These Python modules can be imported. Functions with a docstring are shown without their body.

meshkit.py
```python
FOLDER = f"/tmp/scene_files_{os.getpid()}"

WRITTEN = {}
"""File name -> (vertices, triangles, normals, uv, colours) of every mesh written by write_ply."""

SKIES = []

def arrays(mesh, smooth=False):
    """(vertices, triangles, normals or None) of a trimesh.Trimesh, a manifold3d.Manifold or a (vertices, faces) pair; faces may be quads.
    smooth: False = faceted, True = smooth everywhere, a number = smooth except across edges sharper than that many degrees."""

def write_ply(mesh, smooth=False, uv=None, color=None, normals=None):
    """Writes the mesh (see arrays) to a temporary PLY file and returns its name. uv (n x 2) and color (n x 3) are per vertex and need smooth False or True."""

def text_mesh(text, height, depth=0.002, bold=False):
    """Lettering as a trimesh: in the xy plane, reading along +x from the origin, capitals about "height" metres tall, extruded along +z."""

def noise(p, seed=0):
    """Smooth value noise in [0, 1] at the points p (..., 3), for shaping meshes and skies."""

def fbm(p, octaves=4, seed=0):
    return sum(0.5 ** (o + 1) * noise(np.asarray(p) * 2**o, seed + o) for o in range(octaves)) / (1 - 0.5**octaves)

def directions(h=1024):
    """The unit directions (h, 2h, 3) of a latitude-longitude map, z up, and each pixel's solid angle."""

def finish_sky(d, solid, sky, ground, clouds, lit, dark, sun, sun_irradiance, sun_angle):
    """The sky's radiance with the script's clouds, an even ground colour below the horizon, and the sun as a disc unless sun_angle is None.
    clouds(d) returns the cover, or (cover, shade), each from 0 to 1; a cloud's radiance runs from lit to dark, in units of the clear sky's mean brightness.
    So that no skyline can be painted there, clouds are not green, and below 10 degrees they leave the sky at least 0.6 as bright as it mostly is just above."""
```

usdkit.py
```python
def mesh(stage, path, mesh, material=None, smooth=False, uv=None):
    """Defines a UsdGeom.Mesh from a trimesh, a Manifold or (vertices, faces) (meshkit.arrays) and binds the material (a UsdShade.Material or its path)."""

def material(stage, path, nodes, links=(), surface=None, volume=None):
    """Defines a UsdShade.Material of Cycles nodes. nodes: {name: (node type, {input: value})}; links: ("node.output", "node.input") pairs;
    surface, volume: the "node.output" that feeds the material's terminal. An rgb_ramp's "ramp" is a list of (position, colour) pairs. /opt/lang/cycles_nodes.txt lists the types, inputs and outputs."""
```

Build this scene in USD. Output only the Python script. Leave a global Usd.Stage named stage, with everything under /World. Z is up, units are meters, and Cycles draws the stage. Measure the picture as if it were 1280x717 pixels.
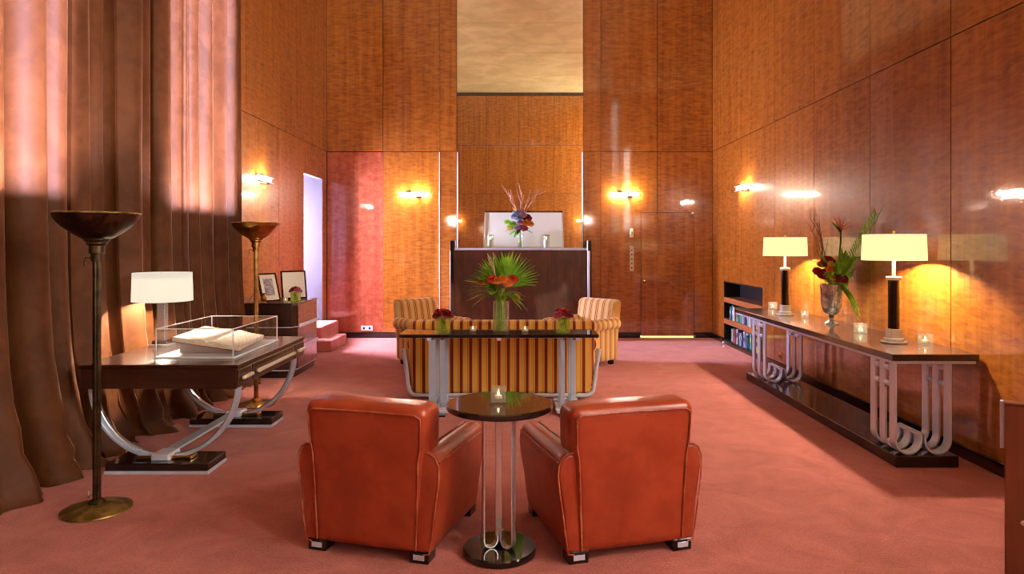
import math, random
import numpy as np
import trimesh
import usdkit
from meshkit import noise, fbm
from pxr import Usd, UsdGeom, UsdLux, Sdf, Gf
from shapely.geometry import Polygon, box as sbox, Point

PI = math.pi
stage = Usd.Stage.CreateInMemory()
UsdGeom.SetStageUpAxis(stage, 'Z')
UsdGeom.SetStageMetersPerUnit(stage, 1.0)
world = UsdGeom.Xform.Define(stage, '/World')
stage.SetDefaultPrim(world.GetPrim())

# ------------------------------------------------------------------ camera
cam = UsdGeom.Camera.Define(stage, '/World/camera')
cam.AddTranslateOp().Set((0.0, 0.0, 1.6))
cam.AddRotateXOp().Set(90.0)
cam.CreateHorizontalApertureAttr(36.0)
cam.CreateVerticalApertureAttr(36.0 * 717 / 1280)
cam.CreateFocalLengthAttr(855 / 1280 * 36)
cam.CreateHorizontalApertureOffsetAttr(-8 / 1280 * 36)
cam.CreateVerticalApertureOffsetAttr(-52.5 / 1280 * 36)
cam.CreateClippingRangeAttr((0.05, 200.0))
cam.CreateFStopAttr(0.0)
cam.CreateExposureAttr(0.22)

# light strengths (radiance of the lamps' own glowing parts) and tints
WARM = (1.0, 0.82, 0.60)
SHADE_GLOW = (1.0, 0.76, 0.32)
NEUTRAL = (1.0, 0.88, 0.86)
TORCH = (1.0, 0.83, 0.86)
L_SCONCE, L_BULB, L_TORCH, L_WINDOW, L_FLAME = 300.0, 3200.0, 2500.0, 250.0, 12.0
C_WINDOW = (0.76, 0.70, 1.0)
# daylight: a low sun and the sky, through two tall windows in the right wall behind the viewer
sun = UsdLux.DistantLight.Define(stage, '/World/sun')
sun.CreateIntensityAttr(4.4)
sun.CreateAngleAttr(0.9)
sun.CreateColorAttr(Gf.Vec3f(0.95, 0.82, 1.25))
sun.CreateNormalizeAttr(True)
SUN_DIR = np.array([-0.80, 0.60, -0.012]); SUN_DIR /= np.linalg.norm(SUN_DIR)
_q = Gf.Rotation(Gf.Vec3d(0, 0, -1), Gf.Vec3d(*map(float, SUN_DIR))).GetQuat()
sun.AddOrientOp(UsdGeom.XformOp.PrecisionDouble).Set(Gf.Quatd(_q))
sky = UsdLux.DomeLight.Define(stage, '/World/sky')
sky.CreateColorAttr(Gf.Vec3f(1.0, 0.86, 0.77))
sky.CreateIntensityAttr(5.3)

# ------------------------------------------------------------------ helpers: prims
used = {}
def numbered(parent, name):
    k = (parent, name)
    n = used.get(k, 0)
    used[k] = n + 1
    return name if n == 0 else '%s_%03d' % (name, n)

def path_of(parent):
    return '/World' if parent is None else str(parent.GetPath())

def cd(p, label=None, cat=None, group=None, kind=None):
    for k, v in (('label', label), ('category', cat), ('group', group), ('kind', kind)):
        if v:
            p.SetCustomDataByKey(k, v)
    return p

def thing(name, label=None, cat=None, loc=(0, 0, 0), rotz=0.0, group=None, kind=None):
    x = UsdGeom.Xform.Define(stage, '/World/' + numbered('/World', name))
    x.AddTranslateOp().Set(Gf.Vec3d(*map(float, loc)))
    x.AddRotateZOp().Set(float(rotz))
    return cd(x.GetPrim(), label, cat, group, kind)

def obj(name, mesh, mat, parent=None, smooth=35, label=None, cat=None, group=None, kind=None):
    pp = path_of(parent)
    m = usdkit.mesh(stage, pp + '/' + numbered(pp, name), mesh, M[mat] if isinstance(mat, str) else mat, smooth=smooth)
    return cd(m.GetPrim(), label, cat, group, kind)

def dup(root, loc, rotz, label, group=None):
    was = root.GetCustomData()
    base = root.GetName()
    r = thing(base, label, was['category'], loc, rotz, group or was.get('group'))
    r.GetReferences().AddInternalReference(root.GetPath())
    r.SetInstanceable(True)
    return r

# ------------------------------------------------------------------ helpers: meshes
cat = trimesh.util.concatenate

def bx(x0, x1, y0, y1, z0, z1, b=0.004):
    """a box with chamfered edges, from its bounds"""
    b = min(b, 0.45 * min(x1 - x0, y1 - y0, z1 - z0))
    if b <= 0:
        m = trimesh.creation.box((x1 - x0, y1 - y0, z1 - z0))
        m.apply_translation(((x0 + x1) / 2, (y0 + y1) / 2, (z0 + z1) / 2))
        return m
    pts = []
    for X, sx in ((x0, 1), (x1, -1)):
        for Y, sy in ((y0, 1), (y1, -1)):
            for Z, sz in ((z0, 1), (z1, -1)):
                pts += [(X, Y + sy * b, Z + sz * b), (X + sx * b, Y, Z + sz * b), (X + sx * b, Y + sy * b, Z)]
    return trimesh.convex.convex_hull(np.array(pts))

def rot(m, axis, deg, about=(0, 0, 0)):
    m = m.copy()
    m.apply_transform(trimesh.transformations.rotation_matrix(math.radians(deg), axis, about))
    return m

def mv(m, x=0, y=0, z=0):
    m = m.copy()
    m.apply_translation((x, y, z))
    return m

def grid_faces(nu, nv, wrap_u=False, wrap_v=False):
    f = []
    for i in range(nu if wrap_u else nu - 1):
        for j in range(nv if wrap_v else nv - 1):
            a, b = i * nv + j, ((i + 1) % nu) * nv + j
            c, d = ((i + 1) % nu) * nv + (j + 1) % nv, i * nv + (j + 1) % nv
            f += [(a, b, c), (a, c, d)]
    return np.array(f)

def lathe(profile, n=40):
    """profile: (radius, z) from bottom to top, closed on the axis where the radius is 0"""
    p = np.array(profile, float)
    a = np.linspace(0, 2 * PI, n, endpoint=False)
    v = np.stack([np.outer(np.cos(a), p[:, 0]), np.outer(np.sin(a), p[:, 0]), np.tile(p[:, 1], (n, 1))], -1).reshape(-1, 3)
    m = trimesh.Trimesh(v, grid_faces(n, len(p), wrap_u=True), process=True)
    m.update_faces(m.nondegenerate_faces())
    return m

def disc(r, z0, z1, b=0.004, n=48):
    return lathe([(0, z0), (r - b, z0), (r, z0 + b), (r, z1 - b), (r - b, z1), (0, z1)], n)

def frames(P):
    P = np.asarray(P, float)
    T = np.gradient(P, axis=0)
    T /= np.linalg.norm(T, axis=1, keepdims=True) + 1e-12
    ref = np.array([0, 0, 1.0]) if abs(T[0][2]) < 0.9 else np.array([1.0, 0, 0])
    N = []
    n = ref - T[0] * ref.dot(T[0]); n /= np.linalg.norm(n)
    for t in T:
        n = n - t * n.dot(t); n /= np.linalg.norm(n)
        N.append(n)
    N = np.array(N)
    return P, T, N, np.cross(T, N)

def sweep(P, ring, scale=None):
    """a closed ring (k x 2) carried along the points P, capped"""
    P, T, N, B = frames(P)
    ring = np.asarray(ring, float)
    s = np.ones(len(P)) if scale is None else np.asarray(scale, float)
    v = P[:, None] + s[:, None, None] * (ring[None, :, :1] * N[:, None] + ring[None, :, 1:] * B[:, None])
    k = len(ring)
    v = v.reshape(-1, 3)
    f = grid_faces(len(P), k, wrap_v=True).tolist()
    c0, c1 = len(v), len(v) + 1
    v = np.vstack([v, P[0], P[-1]])
    e = (len(P) - 1) * k
    for j in range(k):
        f.append((c0, j, (j + 1) % k))
        f.append((c1, e + (j + 1) % k, e + j))
    m = trimesh.Trimesh(v, np.array(f), process=False)
    if m.volume < 0:
        m.invert()
    return m

def circle(r, n=10):
    a = np.linspace(0, 2 * PI, n, endpoint=False)
    return np.stack([r * np.cos(a), r * np.sin(a)], 1)

def tube(P, r, n=10, scale=None):
    return sweep(P, circle(r, n), scale)

def strip(P, side, width, thick):
    """a flat bar: its path P lies in a plane whose normal is the unit vector side"""
    P = np.asarray(P, float)
    T = np.gradient(P, axis=0); T /= np.linalg.norm(T, axis=1, keepdims=True)
    S = np.tile(np.asarray(side, float), (len(P), 1))
    N = np.cross(T, S)
    w, t = width / 2, thick / 2
    c = min(0.003, t * 0.6)
    ring = [(-w, -t + c), (-w + c, -t), (w - c, -t), (w, -t + c), (w, t - c), (w - c, t), (-w + c, t), (-w, t - c)]
    v = np.array([P + a * S + b * N for a, b in ring]).transpose(1, 0, 2).reshape(-1, 3)
    k = 8
    f = grid_faces(len(P), k, wrap_v=True).tolist()
    e = (len(P) - 1) * k
    for j in range(1, k - 1):
        f.append((0, j + 1, j)); f.append((e, e + j, e + j + 1))
    m = trimesh.Trimesh(v, np.array(f), process=False)
    if m.volume < 0:
        m.invert()
    return m

def rounded(sx, sy, sz, r, n=9, bulge=(0, 0, 0)):
    """an upholstered block centred on the origin: rounded edges and swelling faces"""
    h = np.array([sx, sy, sz]) / 2
    r = min(r, h.min() * 0.98)
    vs, fs, off = [], [], 0
    t = np.concatenate([np.linspace(-1, -0.8, 4)[:-1], np.linspace(-0.8, 0.8, n), np.linspace(0.8, 1, 4)[1:]])
    tt = []
    for ax in range(3):
        q = np.where(np.abs(t) > 0.8, np.sign(t) * (h[ax] - r + (np.abs(t) - 0.8) / 0.2 * r), t / 0.8 * (h[ax] - r))
        tt.append(q)
    for ax in range(3):
        u, w = (ax + 1) % 3, (ax + 2) % 3
        for s in (-1, 1):
            U, W = np.meshgrid(tt[u], tt[w], indexing='ij')
            p = np.zeros(U.shape + (3,))
            p[..., ax] = s * h[ax]; p[..., u] = U; p[..., w] = W
            vs.append(p.reshape(-1, 3))
            g = grid_faces(len(t), len(t))
            fs.append((g if s > 0 else g[:, ::-1]) + off)
            off += len(vs[-1])
    v, f = np.vstack(vs), np.vstack(fs)
    inner = np.clip(v, -(h - r), h - r)
    d = v - inner
    L = np.linalg.norm(d, axis=1, keepdims=True)
    v = inner + d / np.maximum(L, 1e-9) * r
    q = np.clip(v / h, -1, 1)
    w = 1 - q ** 2
    for ax in range(3):
        a, b = (ax + 1) % 3, (ax + 2) % 3
        v[:, ax] += bulge[ax] * q[:, ax] * w[:, a] * w[:, b]
    m = trimesh.Trimesh(v, f, process=False)
    m.merge_vertices(digits_vertex=6)
    return m

def ext(poly, depth):
    return trimesh.creation.extrude_polygon(poly, depth, engine='earcut')

def wall_panel(axis, at, u0, u1, z0, z1, thick, holes=(), gap=0.005, sign=1):
    """a veneer panel on a wall: axis 'x' lies in a plane x=at (u is y), axis 'y' in y=at (u is x); it stands out by sign*thick"""
    p = sbox(u0 + gap, z0 + gap, u1 - gap, z1 - gap)
    for h in holes:
        p = p.difference(sbox(*h))
    parts = []
    for g in getattr(p, 'geoms', [p]):
        if g.is_empty or g.area < 1e-4:
            continue
        m = ext(g, thick)
        v = m.vertices.copy()
        if axis == 'x':
            m.vertices = np.stack([at + sign * v[:, 2], v[:, 0], v[:, 1]], 1)
        else:
            m.vertices = np.stack([v[:, 0], at + sign * v[:, 2], v[:, 1]], 1)
        if m.volume < 0:
            m.invert()
        parts.append(m)
    return cat(parts) if parts else None

# ------------------------------------------------------------------ materials
M = {}
def mat(name, nodes, links=(), surface=None):
    M[name] = usdkit.material(stage, '/World/Looks/' + name, nodes, links, surface=surface)
    return M[name]

def plain(name, color, rough=0.5, metal=0.0, **kw):
    d = {'base_color': color, 'roughness': rough, 'metallic': metal}
    d.update(kw)
    return mat(name, {'p': ('principled_bsdf', d)}, surface='p.BSDF')

def veneer(name, stops, rough=0.34, coat=1.0, coat_rough=0.05, figure=(7.0, 7.0, 27.0), streak=(12.0, 12.0, 0.6), bump=0.03, mix=0.45, coords='geometry.position', spread=0.5):
    """lacquered wood: a mottled figure over long streaks, offset for each panel"""
    n = {
        'g': ('geometry', {}) if coords.startswith('geometry') else ('texture_coordinate', {}),
        'oi': ('object_info', {}),
        'om': ('math', {'math_type': 'multiply', 'value2': 37.0}),
        'add': ('vector_math', {'math_type': 'add'}),
        'm1': ('mapping', {'mapping_type': 'point', 'scale': figure}),
        'm2': ('mapping', {'mapping_type': 'point', 'scale': streak}),
        'n1': ('noise_texture', {'scale': 1.0, 'detail': 3.0, 'roughness': 0.55, 'distortion': 0.5}),
        'n2': ('noise_texture', {'scale': 1.0, 'detail': 4.0, 'roughness': 0.6, 'distortion': 0.2}),
        'mx': ('mix', {'fac': mix}),
        'sp': ('map_range', {'from_min': 0.0, 'from_max': 1.0, 'to_min': -0.06 * spread, 'to_max': 0.06 * spread}),
        'sum': ('math', {'math_type': 'add'}),
        'r': ('rgb_ramp', {'ramp': stops}),
        'b': ('bump', {'strength': bump, 'distance': 0.02}),
        'p': ('principled_bsdf', {'roughness': rough, 'coat_weight': coat, 'coat_roughness': coat_rough, 'coat_ior': 1.65}),
    }
    n['g'] = ('geometry', {}) if coords.startswith('geometry') else ('texture_coordinate', {})
    src = 'g.position' if coords.startswith('geometry') else 'g.object'
    l = [('oi.random', 'om.value1'), (src, 'add.vector1'), ('om.value', 'add.vector2'), ('add.vector', 'm1.vector'), ('add.vector', 'm2.vector'),
         ('m1.vector', 'n1.vector'), ('m2.vector', 'n2.vector'), ('n1.color', 'mx.a'), ('n2.color', 'mx.b'), ('oi.random', 'sp.value'),
         ('n1.fac', 'mixf.value1'), ('n2.fac', 'mixg.value1'), ('mixf.value', 'sum0.value1'), ('mixg.value', 'sum0.value2'), ('sum0.value', 'sum.value1'), ('sp.result', 'sum.value2'),
         ('sum.value', 'r.fac'), ('r.color', 'p.base_color'), ('sum0.value', 'b.height'), ('b.normal', 'p.normal'), ('b.normal', 'p.coat_normal')]
    n['mixf'] = ('math', {'math_type': 'multiply', 'value2': 1 - mix})
    n['mixg'] = ('math', {'math_type': 'multiply', 'value2': mix})
    n['sum0'] = ('math', {'math_type': 'add'})
    del n['mx']
    l = [x for x in l if not x[1].startswith('mx.')]
    return mat(name, n, l, 'p.BSDF')

veneer('veneer', [(0.32, (0.185, 0.046, 0.005)), (0.45, (0.31, 0.090, 0.008)), (0.55, (0.40, 0.126, 0.012)), (0.68, (0.49, 0.172, 0.021))])
veneer('veneer_red', [(0.30, (0.24, 0.040, 0.016)), (0.46, (0.40, 0.080, 0.036)), (0.58, (0.50, 0.12, 0.058)), (0.72, (0.58, 0.16, 0.085))], figure=(9, 9, 14))
veneer('dark_wood', [(0.3, (0.012, 0.005, 0.004)), (0.5, (0.030, 0.010, 0.007)), (0.7, (0.060, 0.019, 0.011))], rough=0.3, coat=0.8, coat_rough=0.06, figure=(6, 6, 6), streak=(22, 22, 1.2), bump=0.01)
veneer('mantel_wood', [(0.3, (0.024, 0.009, 0.006)), (0.5, (0.055, 0.016, 0.010)), (0.7, (0.105, 0.030, 0.016))], rough=0.3, coat=0.7, coat_rough=0.08, figure=(9, 9, 5), streak=(30, 30, 1.0), bump=0.01)
veneer('desk_wood', [(0.3, (0.020, 0.008, 0.005)), (0.5, (0.044, 0.014, 0.008)), (0.7, (0.080, 0.026, 0.013))], rough=0.28, coat=0.8, coat_rough=0.10, figure=(3, 12, 12), streak=(1.0, 30, 30), bump=0.008)
veneer('chest_wood', [(0.3, (0.10, 0.022, 0.008)), (0.5, (0.19, 0.045, 0.014)), (0.7, (0.27, 0.075, 0.024))], rough=0.3, coat=0.7, coat_rough=0.07, figure=(4, 4, 24), streak=(14, 14, 1.0), bump=0.01)
veneer('shelf_wood', [(0.3, (0.30, 0.09, 0.03)), (0.5, (0.42, 0.14, 0.05)), (0.7, (0.52, 0.20, 0.08))], rough=0.4, coat=0.4, figure=(4, 2, 30), streak=(12, 1, 12))
veneer('cabinet_wood', [(0.3, (0.13, 0.032, 0.012)), (0.5, (0.20, 0.052, 0.018)), (0.7, (0.26, 0.075, 0.026))], rough=0.4, coat=0.3, coat_rough=0.25, figure=(4, 4, 3), streak=(40, 40, 1.2), bump=0.02)
plain('black_lacquer', (0.008, 0.005, 0.005), 0.10, coat_weight=0.6, coat_roughness=0.04)
plain('black_matte', (0.010, 0.008, 0.008), 0.45)
plain('glass_black', (0.006, 0.005, 0.005), 0.04, specular_ior_level=0.7)
plain('chrome', (0.84, 0.87, 0.92), 0.18, 0.8)
plain('chrome_soft', (0.52, 0.66, 0.84), 0.26, 0.3)
plain('steel_white', (0.66, 0.74, 0.92), 0.32, 0.25)
plain('gilt', (0.70, 0.45, 0.14), 0.22, 1.0)
plain('ivory', (0.62, 0.56, 0.44), 0.35)
plain('mirror_silver', (0.93, 0.92, 0.90), 0.0, 1.0)
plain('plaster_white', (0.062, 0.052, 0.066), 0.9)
plain('linen_paper', (0.90, 0.88, 0.82), 0.8)
plain('white_plastic', (0.75, 0.73, 0.70), 0.4)
plain('wax', (0.85, 0.80, 0.68), 0.5, subsurface_weight=0.2, subsurface_scale=0.01)
plain('board_white', (0.80, 0.88, 0.83), 0.5)
plain('dark_soil', (0.02, 0.02, 0.015), 0.9)

def speckle(name, c1, c2, scale, rough, metal, bump=0.0, coat=0.0, lo=0.4, hi=0.62, coords='object', detail=4.0, **kw):
    n = {'t': ('texture_coordinate', {}), 'n': ('noise_texture', {'scale': scale, 'detail': detail, 'roughness': 0.6, 'distortion': 0.4}),
         'r': ('rgb_ramp', {'ramp': [(lo, c1), (hi, c2)]}), 'b': ('bump', {'strength': bump, 'distance': 0.004}),
         'p': ('principled_bsdf', dict({'roughness': rough, 'metallic': metal, 'coat_weight': coat, 'coat_roughness': 0.15}, **kw))}
    l = [('t.' + coords, 'n.vector'), ('n.fac', 'r.fac'), ('r.color', 'p.base_color'), ('n.fac', 'b.height')]
    if bump:
        l.append(('b.normal', 'p.normal'))
    return mat(name, n, l, 'p.BSDF')

speckle('bronze', (0.045, 0.030, 0.018), (0.14, 0.095, 0.055), 14, 0.24, 0.9)
speckle('bronze_pole', (0.05, 0.038, 0.022), (0.12, 0.085, 0.045), 10, 0.36, 0.9)
speckle('worn_brass', (0.24, 0.19, 0.05), (0.62, 0.50, 0.17), 11, 0.34, 0.9)
speckle('gold_brass', (0.42, 0.24, 0.06), (0.72, 0.44, 0.14), 9, 0.27, 1.0)
speckle('mercury_glass', (0.20, 0.18, 0.16), (0.72, 0.68, 0.62), 16, 0.14, 0.85, bump=0.05)
speckle('red_leather', (0.32, 0.040, 0.013), (0.41, 0.060, 0.021), 6, 0.36, 0.0, bump=0.08, coat=0.25)
speckle('worn_piping', (0.34, 0.05, 0.02), (0.56, 0.20, 0.10), 9, 0.45, 0.0, lo=0.46, hi=0.66)
speckle('velvet', (0.085, 0.027, 0.008), (0.120, 0.041, 0.013), 5, 0.55, 0.0, sheen_weight=0.9, sheen_roughness=0.25, sheen_tint=(1.0, 0.62, 0.46), specular_ior_level=0.2)
speckle('silver_leaf', (0.72, 0.58, 0.26), (0.86, 0.73, 0.38), 1.4, 0.42, 0.30, coords='object')
speckle('parchment', (0.80, 0.70, 0.56), (0.90, 0.82, 0.70), 22, 0.8, 0.0)

# carpet: deep pile with a brushed look
mat('carpet', {'g': ('geometry', {}),
    'n1': ('noise_texture', {'scale': 2.6, 'detail': 8.0, 'roughness': 0.72, 'distortion': 0.8}),
    'n2': ('noise_texture', {'scale': 95.0, 'detail': 2.0, 'roughness': 0.6}),
    'a': ('math', {'math_type': 'multiply', 'value2': 0.55}), 'c': ('math', {'math_type': 'multiply', 'value2': 0.45}), 's': ('math', {'math_type': 'add'}),
    'r': ('rgb_ramp', {'ramp': [(0.34, (0.25, 0.058, 0.042)), (0.5, (0.39, 0.105, 0.082)), (0.66, (0.53, 0.170, 0.138))]}),
    'b': ('bump', {'strength': 0.55, 'distance': 0.008}),
    'p': ('principled_bsdf', {'roughness': 0.95, 'specular_ior_level': 0.1, 'sheen_weight': 0.35, 'sheen_roughness': 0.5, 'sheen_tint': (1.0, 0.62, 0.58)})},
    [('g.position', 'n1.vector'), ('g.position', 'n2.vector'), ('n1.fac', 'a.value1'), ('n2.fac', 'c.value1'), ('a.value', 's.value1'), ('c.value', 's.value2'),
     ('s.value', 'r.fac'), ('r.color', 'p.base_color'), ('n2.fac', 'b.height'), ('b.normal', 'p.normal')], 'p.BSDF')

def stripes(name, axis, period, ramp, rough=0.75):
    mat(name, {'t': ('texture_coordinate', {}), 's': ('separate_xyz', {}), 'd': ('math', {'math_type': 'divide', 'value2': period}),
        'f': ('math', {'math_type': 'fraction'}), 'o': ('math', {'math_type': 'add', 'value2': 100.0}), 'r': ('rgb_ramp', {'ramp': ramp, 'interpolate': False}),
        'n': ('noise_texture', {'scale': 260.0, 'detail': 2.0}), 'b': ('bump', {'strength': 0.2, 'distance': 0.002}),
        'p': ('principled_bsdf', {'roughness': rough, 'sheen_weight': 0.25, 'specular_ior_level': 0.25})},
        [('t.object', 's.vector'), ('s.' + axis, 'd.value1'), ('d.value', 'o.value1'), ('o.value', 'f.value1'), ('f.value', 'r.fac'), ('r.color', 'p.base_color'),
         ('t.object', 'n.vector'), ('n.fac', 'b.height'), ('b.normal', 'p.normal')], 'p.BSDF')

GOLD, ORANGE, WINE, RUST, CREAM = (0.84, 0.50, 0.08), (0.82, 0.36, 0.06), (0.16, 0.022, 0.012), (0.33, 0.075, 0.02), (0.66, 0.42, 0.14)
RAMP = [(0.0, GOLD), (0.18, CREAM), (0.24, GOLD), (0.40, RUST), (0.43, ORANGE), (0.60, WINE), (0.70, RUST), (0.75, WINE), (0.86, RUST), (0.90, ORANGE)]
stripes('stripe_x', 'x', 0.098, RAMP)
stripes('stripe_y', 'y', 0.098, RAMP)
PALE, PINK, TAN = (0.74, 0.52, 0.26), (0.34, 0.10, 0.04), (0.76, 0.42, 0.08)
RAMP2 = [(0.0, PALE), (0.30, TAN), (0.50, PINK), (0.62, PALE), (0.70, PINK), (0.82, TAN)]
stripes('chair_stripe_x', 'x', 0.105, RAMP2)
stripes('chair_stripe_y', 'y', 0.105, RAMP2)

def pane(name, tint=(1, 1, 1), rough=0.0, ior=1.45):
    """thin clear sheet: reflects at its outer faces only, so that light passes"""
    mat(name, {'f': ('fresnel', {'IOR': ior}), 'g0': ('geometry', {}), 'inv': ('math', {'math_type': 'subtract', 'value1': 1.0}), 'mu': ('math', {'math_type': 'multiply'}),
        't': ('transparent_bsdf', {'color': tint}), 'g': ('glossy_bsdf', {'color': (1, 1, 1), 'roughness': rough}), 'm': ('mix_closure', {})},
        [('g0.backfacing', 'inv.value2'), ('f.fac', 'mu.value1'), ('inv.value', 'mu.value2'), ('mu.value', 'm.fac'), ('t.BSDF', 'm.closure1'), ('g.BSDF', 'm.closure2')], 'm.closure')
def tinted(name, tint, body, k):
    """thin glass with a little body of its own, so that its outline shows"""
    mat(name, {'f': ('fresnel', {'IOR': 1.5}), 'g0': ('geometry', {}), 'inv': ('math', {'math_type': 'subtract', 'value1': 1.0}), 'mu': ('math', {'math_type': 'multiply'}), 'lw': ('layer_weight', {'blend': 0.35}), 'fk': ('math', {'math_type': 'multiply_add', 'value2': k * 1.6, 'value3': k * 0.4}),
        't': ('transparent_bsdf', {'color': tint}), 'd': ('diffuse_bsdf', {'color': body}), 'tl': ('translucent_bsdf', {'color': body}), 'dm': ('mix_closure', {'fac': 0.5}), 'm0': ('mix_closure', {}), 'g': ('glossy_bsdf', {'color': (1, 1, 1), 'roughness': 0.0}), 'm': ('mix_closure', {})},
        [('g0.backfacing', 'inv.value2'), ('f.fac', 'mu.value1'), ('inv.value', 'mu.value2'), ('mu.value', 'm.fac'), ('lw.facing', 'fk.value1'), ('d.BSDF', 'dm.closure1'), ('tl.BSDF', 'dm.closure2'), ('t.BSDF', 'm0.closure1'), ('dm.closure', 'm0.closure2'), ('fk.value', 'm0.fac'), ('m0.closure', 'm.closure1'), ('g.BSDF', 'm.closure2')], 'm.closure')
tinted('vase_glass', (0.98, 0.99, 0.97), (0.88, 0.92, 0.88), 0.09)
tinted('lime_glass', (0.97, 0.99, 0.82), (0.72, 0.86, 0.22), 0.30)
pane('clear_glass', (0.93, 0.95, 0.93))
pane('acrylic', (0.97, 0.98, 0.99))
pane('green_glass', (0.90, 0.97, 0.70))
mat('frosted_cup', {'t': ('transparent_bsdf', {'color': (0.97, 0.97, 0.95)}), 'd': ('translucent_bsdf', {'color': (0.85, 0.83, 0.76)}), 'e': ('diffuse_bsdf', {'color': (0.8, 0.78, 0.74)}), 'm0': ('mix_closure', {'fac': 0.5}), 'g': ('glossy_bsdf', {'roughness': 0.05, 'color': (1, 1, 1)}), 'm1': ('mix_closure', {'fac': 0.12}), 'm2': ('mix_closure', {'fac': 0.06})},
    [('d.BSDF', 'm0.closure1'), ('e.BSDF', 'm0.closure2'), ('t.BSDF', 'm1.closure1'), ('m0.closure', 'm1.closure2'), ('m1.closure', 'm2.closure1'), ('g.BSDF', 'm2.closure2')], 'm2.closure')
plain('acrylic_edge', (0.78, 0.80, 0.86), 0.25, coat_weight=0.4)
plain('crystal', (0.90, 0.92, 0.96), 0.08, 0.25)

def glow(name, color, strength):
    mat(name, {'e': ('emission', {'color': color, 'strength': strength})}, surface='e.emission')
glow('sconce_light', (1.0, 0.86, 0.70), L_SCONCE)
glow('bulb_light', WARM, L_BULB)
glow('torch_light', TORCH, L_TORCH)
glow('window_light', C_WINDOW, L_WINDOW)
glow('flame', (1.0, 0.72, 0.30), L_FLAME)
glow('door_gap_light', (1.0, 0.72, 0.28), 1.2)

def shade_mat(name, tint, glow_color, strength):
    mat(name, {'d': ('diffuse_bsdf', {'color': tint}), 't': ('translucent_bsdf', {'color': tint}), 'm': ('mix_closure', {'fac': 0.5}), 'e': ('emission', {'color': glow_color, 'strength': strength}), 'a': ('add_closure', {})},
        [('d.BSDF', 'm.closure1'), ('t.BSDF', 'm.closure2'), ('m.closure', 'a.closure1'), ('e.emission', 'a.closure2')], 'a.closure')
shade_mat('yellow_shade', (0.20, 0.16, 0.08), (1.0, 0.76, 0.38), 0.95)
shade_mat('cream_shade', (0.17, 0.155, 0.13), (1.0, 0.90, 0.76), 0.60)

def leafy(name, c1, c2, trans=0.35):
    mat(name, {'oi': ('object_info', {}), 't': ('texture_coordinate', {}), 'n': ('noise_texture', {'scale': 18.0, 'detail': 2.0}), 'r': ('rgb_ramp', {'ramp': [(0.35, c1), (0.65, c2)]}),
        'p': ('principled_bsdf', {'roughness': 0.42}), 'tr': ('translucent_bsdf', {}), 'm': ('mix_closure', {'fac': trans})},
        [('t.object', 'n.vector'), ('n.fac', 'r.fac'), ('r.color', 'p.base_color'), ('r.color', 'tr.color'), ('p.BSDF', 'm.closure1'), ('tr.BSDF', 'm.closure2')], 'm.closure')
leafy('palm_green', (0.26, 0.66, 0.04), (0.52, 0.88, 0.10))
leafy('leaf_green', (0.16, 0.46, 0.03), (0.42, 0.68, 0.06))
leafy('leaf_dark', (0.05, 0.14, 0.02), (0.12, 0.26, 0.04))
leafy('petal_red', (0.55, 0.025, 0.015), (0.78, 0.08, 0.03), 0.2)
leafy('petal_wine', (0.18, 0.008, 0.016), (0.38, 0.022, 0.035), 0.2)
leafy('petal_orange', (0.75, 0.16, 0.02), (0.85, 0.30, 0.04), 0.25)
leafy('petal_yellow', (0.78, 0.50, 0.05), (0.85, 0.62, 0.12), 0.25)
leafy('petal_pink', (0.55, 0.06, 0.12), (0.70, 0.16, 0.22), 0.25)
leafy('petal_blue', (0.20, 0.30, 0.46), (0.42, 0.52, 0.66), 0.25)
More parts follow.
